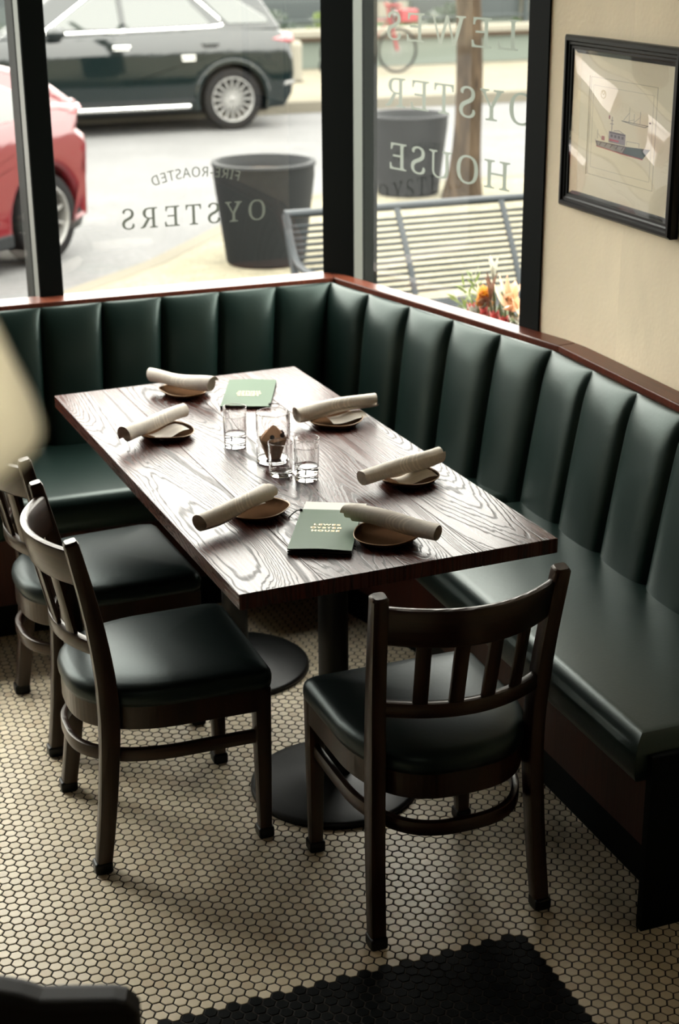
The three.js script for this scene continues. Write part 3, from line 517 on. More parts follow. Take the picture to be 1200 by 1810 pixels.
// ------------------------------------------------------------------ menus
function makeMenu(label) {
  const t = thing('menu_booklet', label, 'menu', [0, 0, 0], 0);
  const w = 0.142, l = 0.258, soft = (y0, y1, b) => { const g = prism([[-w / 2, -l / 2], [w / 2, -l / 2], [w / 2, l / 2], [-w / 2, l / 2]], y0, y1, b, 3); return g; };
  const sheet = (y, lift, th) => { const g = new THREE.BoxGeometry(w, th, l, 12, 1, 20), p = g.attributes.position; for (let i = 0; i < p.count; i++) { const f = (p.getZ(i) / l + 0.5); p.setY(i, y + p.getY(i) + lift * f * f * (0.8 + 0.2 * Math.cos(p.getX(i) * 40))); } g.computeVertexNormals(); return boxUV(g); };
  part('back_cover', sheet(0.0012, 0, 0.0018), M.menuDark, t);
  const pages = part('pages', sheet(0.0042, 0.003, 0.003), M.menuDark, t);
  part('front_cover', sheet(0.0080, 0.0065, 0.0022), M.menu, t);
  const txt = ['LEWES', 'OYSTER', 'HOUSE'];
  txt.forEach((s, k) => { const g = new TextGeometry(s, { font: sansBold, size: 0.0098, depth: 0.0004, curveSegments: 4, bevelEnabled: false }); g.computeBoundingBox(); g.translate(-g.boundingBox.max.x / 2, 0, 0); g.scale(1.5, 1, 1); g.rotateX(-Math.PI / 2); g.translate(0, 0.0109, -0.022 + k * 0.0185); part('lettering', g, M.gold, t, 'gold capitals'); });
  part('cord', tube(curve([V(-w / 2 + 0.004, 0.010, -l / 2 + 0.012), V(-w / 2 - 0.006, 0.012, -l / 2 + 0.016), V(-w / 2 - 0.02, 0.006, -l / 2 + 0.034), V(-w / 2 - 0.024, 0.002, -l / 2 + 0.044)], 14), 0.0015, 6), M.cord, t);
  part('knot', at(new THREE.IcosahedronGeometry(0.004, 1), -w / 2 + 0.001, 0.011, -l / 2 + 0.012), M.cord, t);
  return t;
}
{
  const m = makeMenu('green menu booklet with gold capitals at the front end of the table');
  m.position.set(1.133, TT + 0.0006, -3.082); m.rotation.y = -26.5 * Math.PI / 180;
  copy(m, 'menu_booklet', 'green menu booklet at the far end of the table, turned away', [1.307, TT, -4.191], Math.PI - 23 * Math.PI / 180);
  const s = thing('paper_menu', 'white paper sheet sticking out behind the near green menu', 'paper', [1.160, TT, -3.135], -28 * Math.PI / 180);
  part('sheet', new RoundedBoxGeometry(0.146, 0.0006, 0.262, 1, 0.0002).translate(0, 0.0003, -0.012), M.paper, s);
}
// ------------------------------------------------------------------ glasses
function makeTumbler() {
  const t = thing('tumbler', '', 'glass', [0, 0, 0], 0, 'water tumblers');
  part('glass', lathe([[0, 0], [0.0265, 0], [0.0288, 0.002], [0.0296, 0.012], [0.0315, 0.0855], [0.0312, 0.0868], [0.0302, 0.0868], [0.0298, 0.0855], [0.0280, 0.016], [0.0262, 0.0125], [0.015, 0.0108], [0, 0.0105]], 48), M.glass, t);
  return t;
}
{
  const g = makeTumbler(), sp = [[1.131, 0, -3.762, 'lower tumbler of the stacked pair left of the jar'], [1.1325, 0.0215, -3.7635, 'upper tumbler of the stacked pair left of the jar'], [1.170, 0, -3.502, 'single clear tumbler standing just in front of the jar'], [1.2185, 0, -3.446, 'lower tumbler of the stacked pair right of the jar'], [1.2200, 0.0215, -3.447, 'upper tumbler of the stacked pair right of the jar']];
  sp.forEach(([x, y, z, l], k) => { const o = k ? copy(g, 'tumbler', 'clear glass, ' + l, [x, TT + y + 0.0003, z]) : g; if (!k) { g.position.set(x, TT + 0.0003, z); g.userData.label = 'clear glass, ' + l; } });
  const j = thing('glass_jar', 'tall clear glass jar holding a brown faceted ornament', 'jar', [1.187, TT + 0.0003, -3.610]);
  part('glass', lathe([[0, 0], [0.040, 0], [0.0435, 0.003], [0.0438, 0.13], [0.0432, 0.1315], [0.0424, 0.1315], [0.0418, 0.13], [0.0415, 0.011], [0.039, 0.008], [0, 0.0075]], 56), M.glass, j);
  const o = thing('brown_ornament', 'brown faceted house-shaped ornament with dark holes, inside the glass jar', 'ornament', [1.187, TT + 0.009, -3.610], 0.5); o.scale.setScalar(1.1);
  const pts = []; for (let k = 0; k < 8; k++) { const a = k / 8 * 2 * Math.PI; pts.push(V(0.017 * Math.cos(a), 0, 0.017 * Math.sin(a)), V((0.032 + 0.004 * (k % 2)) * Math.cos(a + 0.2), 0.046 + 0.006 * Math.sin(a * 2), (0.032 + 0.003 * (k % 2)) * Math.sin(a + 0.2))); }
  part('body', new ConvexGeometry(pts), M.clayDark, o);
  const roof = []; for (let k = 0; k < 6; k++) { const a = k / 6 * 2 * Math.PI + 0.3; roof.push(V(0.034 * Math.cos(a), 0.048, 0.034 * Math.sin(a)), V(0.022 * Math.cos(a), 0.062, 0.022 * Math.sin(a))); } roof.push(V(0, 0.080, 0), V(0.005, 0.078, 0.004));
  part('roof', new ConvexGeometry(roof), M.clay, o);
  for (const [a, y] of [[0.2, 0.058], [1.3, 0.056], [2.3, 0.057], [-0.9, 0.057]]) part('hole', at(new THREE.CylinderGeometry(0.0055, 0.0055, 0.008, 12).rotateX(Math.PI / 2), 0.0245 * Math.sin(a), y, 0.0245 * Math.cos(a), a, -0.6), M.cord, o);
}
// ------------------------------------------------------------------ framed picture on the wall
{
  const X = 2.193, z0 = -3.945, z1 = -3.362, y0 = 1.300, y1 = 1.764, t = thing('framed_picture', 'black moulded frame with a boat print behind glass on the cream wall', 'picture', [X, 0, 0]);
  const zc = (z0 + z1) / 2, yc = (y0 + y1) / 2, w = z1 - z0, h = y1 - y0, fw = 0.046;
  const prof = [[0, 0], [0, 0.022], [0.006, 0.028], [0.014, 0.028], [0.018, 0.022], [0.024, 0.022], [0.028, 0.018], [0.034, 0.018], [0.038, 0.013], [fw, 0.011], [fw, 0]]; // inwards, forwards
  const side = (name, ax, len, place) => {
    const pos = [], idx = [], m = prof.length; for (const e of [-1, 1]) for (const [a, b] of prof) pos.push(e * (len / 2 - a), a, b);
    for (let k = 0; k < m; k++) { const a = k, b = (k + 1) % m; idx.push(a, b, m + b, a, m + b, m + a); }
    let g = new THREE.BufferGeometry(); g.setAttribute('position', new THREE.Float32BufferAttribute(pos, 3)); g.setIndex(idx); g = toCreasedNormals(g, 0.3); g = boxUV(g); g.applyMatrix4(place); part(name, g, M.black, t);
  };
  const Q = (rot, y, z) => new THREE.Matrix4().makeTranslation(0, y, z).multiply(new THREE.Matrix4().makeRotationY(-Math.PI / 2)).multiply(new THREE.Matrix4().makeRotationZ(rot));
  side('frame_rail', 0, w, Q(0, y0, zc)); side('frame_rail', 0, w, Q(Math.PI, y1, zc)); side('frame_rail', 0, h, Q(Math.PI / 2, yc, z1)); side('frame_rail', 0, h, Q(-Math.PI / 2, yc, z0));
  part('backing', box(-0.006, -0.0005, y0 + 0.01, y1 - 0.01, z0 + 0.01, z1 - 0.01, 0.001), M.black, t);
  // mat with a window, and the print in it (the print is flat)
  const cv = document.createElement('canvas'); cv.width = 512; cv.height = 768; const c = cv.getContext('2d');
  c.fillStyle = '#ddd3ba'; c.fillRect(0, 0, 512, 768); c.strokeStyle = '#6a6258'; c.lineWidth = 2; c.strokeRect(14, 14, 484, 740); c.lineWidth = 1.2; c.strokeRect(34, 74, 440, 622);
  c.strokeStyle = '#a8934a'; c.lineWidth = 5; c.beginPath(); c.ellipse(110, 130, 18, 30, 0, 0, 7); c.stroke(); c.beginPath(); c.ellipse(110, 118, 8, 14, 0, 0, 7); c.stroke();
  // small sailing vessel, upper right
  c.strokeStyle = '#4a4a48'; c.lineWidth = 4; c.beginPath(); c.moveTo(255, 298); c.lineTo(445, 298); c.lineTo(425, 312); c.lineTo(330, 308); c.closePath(); c.stroke(); c.lineWidth = 1.8;
  for (const [x, y] of [[310, 190], [345, 232], [388, 205]]) { c.beginPath(); c.moveTo(x, 298); c.lineTo(x, y); c.stroke(); c.beginPath(); c.moveTo(x, y + 40); c.lineTo(x - 40, 290); c.stroke(); }
  c.fillStyle = '#5c3638'; c.fillRect(452, 268, 12, 12);
  // working boat seen from the side
  c.fillStyle = '#4c3a42'; c.beginPath(); c.moveTo(62, 470); c.lineTo(70, 486); c.lineTo(300, 480); c.lineTo(470, 462); c.lineTo(420, 544); c.lineTo(78, 528); c.closePath(); c.fill();
  c.fillStyle = '#8d8682'; c.beginPath(); c.moveTo(78, 492); c.lineTo(290, 488); c.lineTo(270, 536); c.lineTo(84, 524); c.closePath(); c.fill();
  c.fillStyle = '#35474a'; c.beginPath(); c.moveTo(300, 482); c.lineTo(468, 464); c.lineTo(420, 540); c.lineTo(280, 536); c.closePath(); c.fill();
  c.strokeStyle = '#4a3034'; c.lineWidth = 5; for (let k = 0; k < 5; k++) { c.beginPath(); c.moveTo(112 + k * 42, 490); c.lineTo(96 + k * 42, 516); c.stroke(); }
  c.strokeStyle = '#a3283a'; c.lineWidth = 6; c.beginPath(); c.moveTo(74, 526); c.lineTo(260, 540); c.lineTo(420, 546); c.stroke();
  c.fillStyle = '#8a7f86'; c.fillRect(166, 392, 124, 84); c.fillStyle = '#4f4750'; c.fillRect(170, 396, 118, 10); for (let k = 0; k < 4; k++) c.fillRect(180 + k * 27, 414, 16, 20); c.fillStyle = '#b0465a'; c.fillRect(172, 450, 70, 12);
  c.strokeStyle = '#5a4c54'; c.lineWidth = 4; c.beginPath(); c.moveTo(186, 392); c.lineTo(186, 282); c.moveTo(176, 310); c.lineTo(196, 310); c.moveTo(172, 336); c.lineTo(198, 336); c.moveTo(200, 384); c.lineTo(240, 376); c.lineTo(276, 392); c.stroke();
  c.fillStyle = '#8c4650'; c.fillRect(160, 276, 10, 28); c.lineWidth = 2; c.beginPath(); c.moveTo(300, 470); c.lineTo(300, 440); c.lineTo(390, 436); c.lineTo(390, 466); c.moveTo(80, 470); c.lineTo(80, 400); c.moveTo(84, 430); c.lineTo(120, 470); c.stroke(); c.fillStyle = '#9b5a60'; c.fillRect(112, 440, 24, 32);
  const tx = new THREE.CanvasTexture(cv); tx.colorSpace = THREE.SRGBColorSpace;
  const pm = std({ map: tx, roughness: 0.9 }), mat = std({ color: lin(0.72, 0.65, 0.5), roughness: 0.9 });
  const pz0 = z0 + 0.118, pz1 = z1 - 0.115, py0 = y0 + 0.100, py1 = y1 - 0.100;
  const sh = new THREE.Shape([[z0 + 0.03, y0 + 0.03], [z1 - 0.03, y0 + 0.03], [z1 - 0.03, y1 - 0.03], [z0 + 0.03, y1 - 0.03]].map((p) => new THREE.Vector2(...p)));
  sh.holes.push(new THREE.Path([[pz0, py0], [pz0, py1], [pz1, py1], [pz1, py0]].map((p) => new THREE.Vector2(...p))));
  part('mat', new THREE.ExtrudeGeometry(sh, { depth: 0.0016, bevelEnabled: false }).applyMatrix4(new THREE.Matrix4().makeRotationY(-Math.PI / 2)).translate(-0.0066, 0, 0), mat, t);
  part('print', new THREE.PlaneGeometry(pz1 - pz0 + 0.004, py1 - py0 + 0.004).rotateY(-Math.PI / 2).translate(-0.0072, (py0 + py1) / 2, (pz0 + pz1) / 2), pm, t);
  const gl = new THREE.PlaneGeometry(w - 0.07, h - 0.07, 60, 60).rotateY(-Math.PI / 2), p = gl.attributes.position; // slightly wavy sheet
  for (let i = 0; i < p.count; i++) { const y = p.getY(i), z = p.getZ(i); p.setX(i, -0.0150 + 0.0034 * Math.sin(y * 21 + z * 8 + 1.6) + 0.0018 * Math.sin(z * 16 - y * 9) ); }
  gl.computeVertexNormals(); gl.translate(0, yc, zc); part('glazing', gl, M.pane, t);
}
// ------------------------------------------------------------------ pendant lamp in the foreground
{
  const t = thing('pendant_lamp', 'blurred cream enamel pendant shade cut off by the left edge of the photo', 'lamp', [-0.030, 1.826, -0.775]);
  part('shade', lathe([[0.157, 0.0], [0.154, 0.012], [0.112, 0.118], [0.075, 0.165], [0.04, 0.185], [0.03, 0.186], [0.03, 0.182], [0.072, 0.161], [0.108, 0.116], [0.150, 0.010], [0.153, 0.0], [0.157, 0.0]], 72), M.enamel, t);
  const cap = part('cap', lathe([[0, 0.235], [0.02, 0.232], [0.03, 0.205], [0.034, 0.183], [0, 0.183]], 24), M.black, t);
  part('cord', new THREE.CylinderGeometry(0.003, 0.003, CEIL - 1.826 - 0.23, 8).translate(0, (CEIL - 1.826 + 0.23) / 2, 0), M.cord, t);
  part('bulb', at(new THREE.SphereGeometry(0.03, 20, 14), 0, 0.09, 0), phy({ color: lin(0.8, 0.77, 0.68), emissive: lin(1, 0.9, 0.7), emissiveIntensity: 2, roughness: 0.3 }), t);
  const lamp = new THREE.PointLight(lin(1, 0.93, 0.78), 0.3); lamp.position.set(0, 0.09, 0); lamp.castShadow = true; t.add(lamp);
  part('socket', lathe([[0, 0.18], [0.018, 0.18], [0.018, 0.11], [0, 0.11]], 16), M.black, t);
}
// ------------------------------------------------------------------ vehicles (local y = 0 is the road, near side at +z)
function tumble(g, belt, k, hw) { // lean the sides in above the belt line
  g = new TessellateModifier(0.09, 9).modify(plain(g)); const p = g.attributes.position; for (let i = 0; i < p.count; i++) { const y = p.getY(i), s = Math.max(0, y - belt), r = Math.min(s, 0.2), f = 1 - k * (r * r / 0.4 + Math.max(0, s - 0.2) * 1.0 + (s > 0.2 ? 0 : 0)) / hw - 0.05 * Math.max(0, 0.62 - y) ** 2; p.setZ(i, p.getZ(i) * f); } return toCreasedNormals(g, 0.45);
}
const shape2 = (pts) => new THREE.Shape(pts.map((p) => new THREE.Vector2(...p)));
function arcPts(cx, cy, r, a0, a1, n = 16) { return Array.from({ length: n + 1 }, (_, i) => { const a = (a0 + (a1 - a0) * i / n) * Math.PI / 180; return [cx + r * Math.cos(a), cy + r * Math.sin(a)]; }); }
function wheel(parent, x, y, z, R, spokes, label) {
  const w = new THREE.Group(); const n = parent.children.filter((c) => c.name.startsWith('wheel')).length; w.name = n ? 'wheel_' + String(n).padStart(3, '0') : 'wheel'; w.position.set(x, y, z); parent.add(w); if (label) w.userData.label = label;
  const turn = (g) => g.rotateX(Math.PI / 2);
  part('tyre', turn(lathe([[R * 0.70, -0.11], [R * 0.94, -0.115], [R, -0.085], [R, 0.085], [R * 0.94, 0.115], [R * 0.70, 0.11]], 48)), M.tyre, w);
  part('rim', [turn(lathe([[R * 0.70, -0.1], [R * 0.66, 0.02], [R * 0.66, 0.09], [R * 0.69, 0.112], [R * 0.73, 0.112], [R * 0.74, 0.1]], 48))], M.alloy, w);
  part('hub', [turn(lathe([[0, 0.085], [R * 0.1, 0.085], [R * 0.14, 0.06], [R * 0.14, 0.02], [0, 0.02]], 24))], M.alloy, w);
  part('brake_disc', turn(lathe([[0, 0.0], [R * 0.5, 0.0], [R * 0.5, -0.02], [0, -0.02]], 32)), M.trim, w);
  for (let k = 0; k < spokes; k++) part('spoke', at(new RoundedBoxGeometry(R * 0.075, R * 0.56, 0.028, 1, 0.006).translate(0, R * 0.40, 0.07), 0, 0, 0, 0, 0, k / spokes * 2 * Math.PI), M.alloy, w);
  return w;
}
{ // dark estate car on the far side of the road
  const HW = 0.96, t = thing('parked_car', 'black estate car with chrome window trim parked across the street', 'car', [0, -0.4, -19.17 - HW]);
  const A = (cx) => arcPts(cx, 0.37, 0.43, 180, 0);
  const lower = [[1.98, 0.24], [1.83, 0.36], [1.80, 0.70], [1.88, 0.96], [2.3, 1.08], [3.05, 1.18], [4.2, 1.205], [5.9, 1.235], [6.5, 1.21], [6.64, 1.13], [6.70, 0.86], [6.715, 0.66], [6.68, 0.42], [6.58, 0.26], [6.36, 0.25], ...arcPts(5.89, 0.37, 0.45, -16, 196), [5.42, 0.24], [3.36, 0.24], ...arcPts(2.90, 0.37, 0.45, -16, 196)];
  part('body', tumble(sideways(lower, 2 * HW, 0.06, 5), 0.92, 0.22, HW), M.carBlack, t);
  part('cabin', tumble(sideways([[3.0, 1.16], [3.78, 1.68], [4.3, 1.765], [5.3, 1.765], [6.1, 1.66], [6.32, 1.58], [6.55, 1.22], [6.5, 1.16]], 1.84, 0.05, 4), 1.1, 0.34, 0.92), M.carBlack, t);
  const glass = (pts, name = 'side_window') => part(name, tumble(sideways(pts, 1.875, 0.01, 1), 1.1, 0.34, 0.92), M.carGlass, t);
  glass([[3.62, 1.26], [4.22, 1.62], [4.50, 1.655], [4.52, 1.24]]); glass([[4.58, 1.24], [4.56, 1.655], [5.32, 1.63], [5.66, 1.27]]); glass([[5.86, 1.27], [5.52, 1.62], [5.98, 1.58], [6.36, 1.34], [6.40, 1.27]], 'quarter_window');
  part('front_window', tumble(sideways([[3.16, 1.24], [3.80, 1.66], [3.72, 1.69], [3.02, 1.2]], 1.5, 0.01, 1), 1.1, 0.34, 0.92), M.carGlass, t);
  const stripe = (pts, r, m, name, z = HW) => part(name, tube(pts.map(([x, y]) => V(x, y, z - 0.34 * Math.max(0, y - 1.1) - (y < 1.1 ? 0.22 * Math.max(0, y - 0.92) : 0.02))), r, 8), m, t);
  stripe([[3.56, 1.215], [4.6, 1.225], [5.70, 1.245], [5.79, 1.26], [5.76, 1.33], [5.40, 1.66]], 0.024, M.chrome, 'chrome_trim', 0.955); stripe([[3.56, 1.225], [4.22, 1.655], [4.52, 1.69]], 0.022, M.chrome, 'chrome_trim', 0.955);
  part('running_board', box(3.42, 5.33, 0.295, 0.345, HW - 0.02, HW + 0.05, 0.015), M.chrome, t); part('sill_trim', box(3.4, 5.4, 0.36, 0.41, HW - 0.03, HW + 0.012, 0.01), M.trim, t);
  for (const cx of [5.89, 2.90]) part('wheel_arch', sideways(new THREE.Shape([...arcPts(cx, 0.37, 0.50, -14, 194), ...arcPts(cx, 0.37, 0.44, 194, -14)].map((p) => new THREE.Vector2(...p))), 2 * HW + 0.03, 0.012, 2), M.carBlack, t);
  for (const x of [4.50, 5.62]) part('door_handle', [box(x - 0.11, x + 0.11, 1.035, 1.065, HW - 0.02, HW + 0.03, 0.012), box(x - 0.10, x + 0.10, 1.0, 1.03, HW - 0.04, HW - 0.002, 0.01)], x < 5 ? M.chrome : M.carBlack, t);
  part('badge', [box(5.24, 5.42, 0.90, 0.925, HW - 0.03, HW + 0.012), box(5.25, 5.42, 0.855, 0.88, HW - 0.03, HW + 0.012)], M.chrome, t);
  part('mirror', at(new THREE.SphereGeometry(1, 18, 12).scale(0.12, 0.085, 0.1), 3.70, 1.24, HW + 0.06), M.carBlack, t);
  part('tail_light', tumble(sideways([[6.38, 1.08], [6.46, 1.12], [6.62, 1.15], [6.70, 1.13], [6.715, 1.04], [6.60, 1.03]], 1.93, 0.03, 2), 0.92, 0.22, HW), M.lamp, t);
  part('reversing_light', sideways([[6.54, 0.94], [6.60, 0.99], [6.67, 0.86], [6.63, 0.78]], 1.915, 0.02, 2), M.lampClear, t); part('reflector', sideways([[6.56, 0.52], [6.70, 0.53], [6.70, 0.58], [6.58, 0.57]], 1.94, 0.01, 1), M.lampClear, t);
  part('roof_rail', tube([V(4.0, 1.76, 0.66), V(4.8, 1.80, 0.66), V(5.9, 1.74, 0.64)], 0.02), M.chrome, t);
  part('underbody', box(2.2, 6.4, 0.20, 0.7, -0.8, 0.8, 0.02), M.tyre, t);
  for (const [x, n] of [[5.89, 16], [2.90, 16]]) { wheel(t, x, 0.372, HW - 0.115, 0.372, n); const b = part('far_wheel', lathe([[0, -0.1], [0.36, -0.1], [0.372, -0.08], [0.372, 0.08], [0.36, 0.1], [0, 0.1]], 24).rotateX(Math.PI / 2), M.tyre, t); b.position.set(x, 0.372, -HW + 0.12); }
}
{ // red car on the near side
  const HW = 0.92, t = thing('parked_car', 'red hatchback standing along the slanting kerb, partly behind the left mullion', 'car', [0.0, -0.4, -11.31], 40 * Math.PI / 180);
  const lower = [[-1.62, 0.22], [-1.75, 0.4], [-1.72, 0.7], [-1.3, 0.88], [-0.5, 1.02], [0.6, 1.08], [1.7, 1.14], [2.30, 1.20], [2.52, 1.17], [2.575, 1.14], [2.53, 1.02], [2.50, 0.98], [2.585, 0.93], [2.61, 0.84], [2.59, 0.62], [2.53, 0.44], [2.46, 0.36], [2.42, 0.33], ...arcPts(2.06, 0.35, 0.39, 0, 196), [1.62, 0.22], [-0.35, 0.22], ...arcPts(-0.74, 0.34, 0.39, -14, 194)];
  part('body', tumble(sideways(lower, 2 * HW, 0.07, 5), 0.88, 0.28, HW), M.carRed, t);
  part('cabin', tumble(sideways([[-0.4, 1.0], [0.5, 1.50], [1.0, 1.57], [1.6, 1.55], [2.05, 1.44], [2.36, 1.31], [2.56, 1.165], [2.3, 1.06]], 1.74, 0.05, 4), 1.0, 0.36, 0.87), M.carRed, t);
  const glass = (pts, name) => part(name, tumble(sideways(pts, 1.775, 0.01, 1), 1.0, 0.36, 0.87), M.carGlass, t);
  glass([[0.0, 1.12], [0.55, 1.44], [0.92, 1.47], [0.92, 1.10]], 'side_window'); glass([[0.98, 1.10], [0.98, 1.47], [1.55, 1.44], [1.90, 1.30], [2.10, 1.17], [1.62, 1.06]], 'side_window');
  part('rear_window', tumble(sideways([[1.78, 1.56], [2.4, 1.30], [2.36, 1.27], [1.76, 1.52]], 1.40, 0.01, 1), 1.0, 0.36, 0.87), M.carGlass, t);
  part('chrome_trim', tube([V(0.0, 1.10, HW - 0.085), V(1.6, 1.055, HW - 0.07), V(2.14, 1.18, HW - 0.11), V(1.90, 1.32, HW - 0.16)], 0.014), M.chrome, t);
  part('tail_light', tumble(sideways([[2.34, 1.075], [2.44, 1.135], [2.575, 1.155], [2.595, 1.11], [2.5, 1.075]], 1.84, 0.02, 2), 0.88, 0.28, HW), M.lamp, t);
  part('spoiler', tumble(sideways([[2.28, 1.20], [2.55, 1.19], [2.59, 1.165], [2.5, 1.15]], 1.78, 0.012, 2), 0.88, 0.3, HW), M.carRed, t);
  part('bumper_trim', sideways([[2.40, 0.33], [2.44, 0.36], [2.54, 0.45], [2.56, 0.40], [2.48, 0.22], [2.38, 0.2]], 1.80, 0.03, 2), M.trim, t);
  part('door_seam', box(0.95, 0.958, 0.3, 1.05, HW - 0.02, HW + 0.001, 0.001), M.trim, t);
  part('sill_trim', box(-0.3, 1.64, 0.19, 0.30, HW - 0.05, HW + 0.006, 0.02), M.trim, t); part('underbody', box(-1.4, 2.4, 0.16, 0.6, -0.74, 0.74, 0.02), M.tyre, t);
  for (const x of [2.06, -0.74]) { wheel(t, x, 0.342, HW - 0.12, 0.342, 10); const b = part('far_wheel', lathe([[0, -0.1], [0.33, -0.1], [0.342, -0.08], [0.342, 0.08], [0.33, 0.1], [0, 0.1]], 24).rotateX(Math.PI / 2), M.tyre, t); b.position.set(x, 0.342, -HW + 0.12); }
}
// ------------------------------------------------------------------ planters, bench, tree
function makePlanter(label, pos) {
  const t = thing('street_planter', label, 'planter', pos);
  part('pot', lathe([[0, 0.0], [0.27, 0.0], [0.285, 0.02], [0.36, 0.62], [0.36, 0.685], [0.37, 0.695], [0.37, 0.72], [0.33, 0.72], [0.32, 0.62], [0, 0.60]], 64), M.planter, t);
  part('soil', lathe([[0.324, 0.63], [0.2, 0.65], [0, 0.655]], 40), M.soil, t); return t;
}
const GY = -0.243;
{
  const p = makePlanter('round charcoal planter nearest the banquette, behind the left end of the bench', [3.47, GY, -10.62]);
  copy(p, 'street_planter', 'round charcoal planter farther back, left of the tree trunk', [5.60, GY, -12.98], 0.7).scale.setScalar(0.97);
  const tr = thing('street_tree', 'brown tree trunk rising from the pavement behind the bench', 'tree', [5.93, GY, -12.55]);
  const pts = [], fr = []; for (let i = 0; i <= 20; i++) { const y = i / 20 * 4.6; fr.push({ o: V(0.05 * Math.sin(y * 1.3) - 0.03 * y * 0.2, y - 0.02, 0.03 * Math.sin(y * 2)), x: V(1, 0, 0), y: V(0, 0, 1) }); pts.push(Array.from({ length: 18 }, (_, k) => { const a = k / 18 * 2 * Math.PI, r = (0.118 + 0.07 * Math.exp(-y * 4) - 0.006 * y) * (1 + 0.10 * (noise(k * 1.3, y * 3, 4) - 0.5)); return [r * Math.cos(a), r * Math.sin(a)]; })); }
  part('trunk', sweep(pts, fr, 1.2), M.bark, tr);
  part('limb', tube(curve([V(0.02, 3.9, 0), V(0.3, 4.5, 0.1), V(0.5, 5.4, 0.1)], 10), 0.06, 10), M.bark, tr); part('limb', tube(curve([V(0, 4.3, 0), V(-0.25, 4.9, -0.1), V(-0.4, 5.7, -0.2)], 10), 0.055, 10), M.bark, tr);
}
{ // steel slatted bench facing the building
  const t = thing('street_bench', 'dark steel bench with a slatted back standing on the pavement outside', 'bench', [2.64, -0.25, -7.72]);
  const Ln = 1.86, back = (f) => V(0, 0.45 + 0.42 * f, 0.26 - 0.26 * Math.pow(f, 1.15)), nS = 13;   // f: 0 seat, 1 top
  for (let k = 0; k < nS; k++) { const o = back(0.04 + k / nS * 0.9); part('back_slat', box(0.02, Ln - 0.02, o.y - 0.0085, o.y + 0.0085, o.z - 0.004, o.z + 0.004, 0.003), M.bench, t); }
  for (let k = 0; k < 12; k++) part('seat_slat', box(0.02, Ln - 0.02, 0.415 - 0.012 * Math.sin(k / 11 * Math.PI), 0.428 - 0.012 * Math.sin(k / 11 * Math.PI), 0.29 + k * 0.036, 0.313 + k * 0.036, 0.004), M.bench, t);
  part('top_tube', tube([V(-0.01, 0.875, -0.004), V(Ln + 0.01, 0.875, -0.004)], 0.022, 14), M.bench, t); part('front_tube', tube([V(0, 0.41, 0.745), V(Ln, 0.41, 0.745)], 0.02, 12), M.bench, t);
  for (const x of [0.62, 1.24]) part('back_strap', sweep(rectProfile(0.035, 0.008, 0.002), curve([0, 0.25, 0.5, 0.75, 1].map((f) => back(f).add(V(x, 0, 0.014))), 14).map((o, i, a) => { const d = (a[i + 1] ?? o).clone().sub(a[i - 1] ?? o).normalize(); return { o, x: V(1, 0, 0), y: d.clone().cross(V(1, 0, 0)).normalize() }; })), M.bench, t);
  for (const x of [0, Ln]) {
    part('end_frame', [tube(curve([V(x, 0.0, -0.12), V(x, 0.2, 0.06), V(x, 0.42, 0.24), V(x, 0.6, 0.12), V(x, 0.875, -0.004)], 18), 0.022, 10), tube(curve([V(x, 0.0, 0.78), V(x, 0.2, 0.74), V(x, 0.41, 0.72), V(x, 0.42, 0.3)], 16), 0.022, 10)], M.bench, t);
    part('armrest', tube(curve([V(x, 0.80, 0.03), V(x, 0.66, 0.14), V(x, 0.63, 0.30), V(x, 0.64, 0.52), V(x, 0.60, 0.68), V(x, 0.41, 0.74)], 24), 0.02, 10), M.bench, t);
  }
}
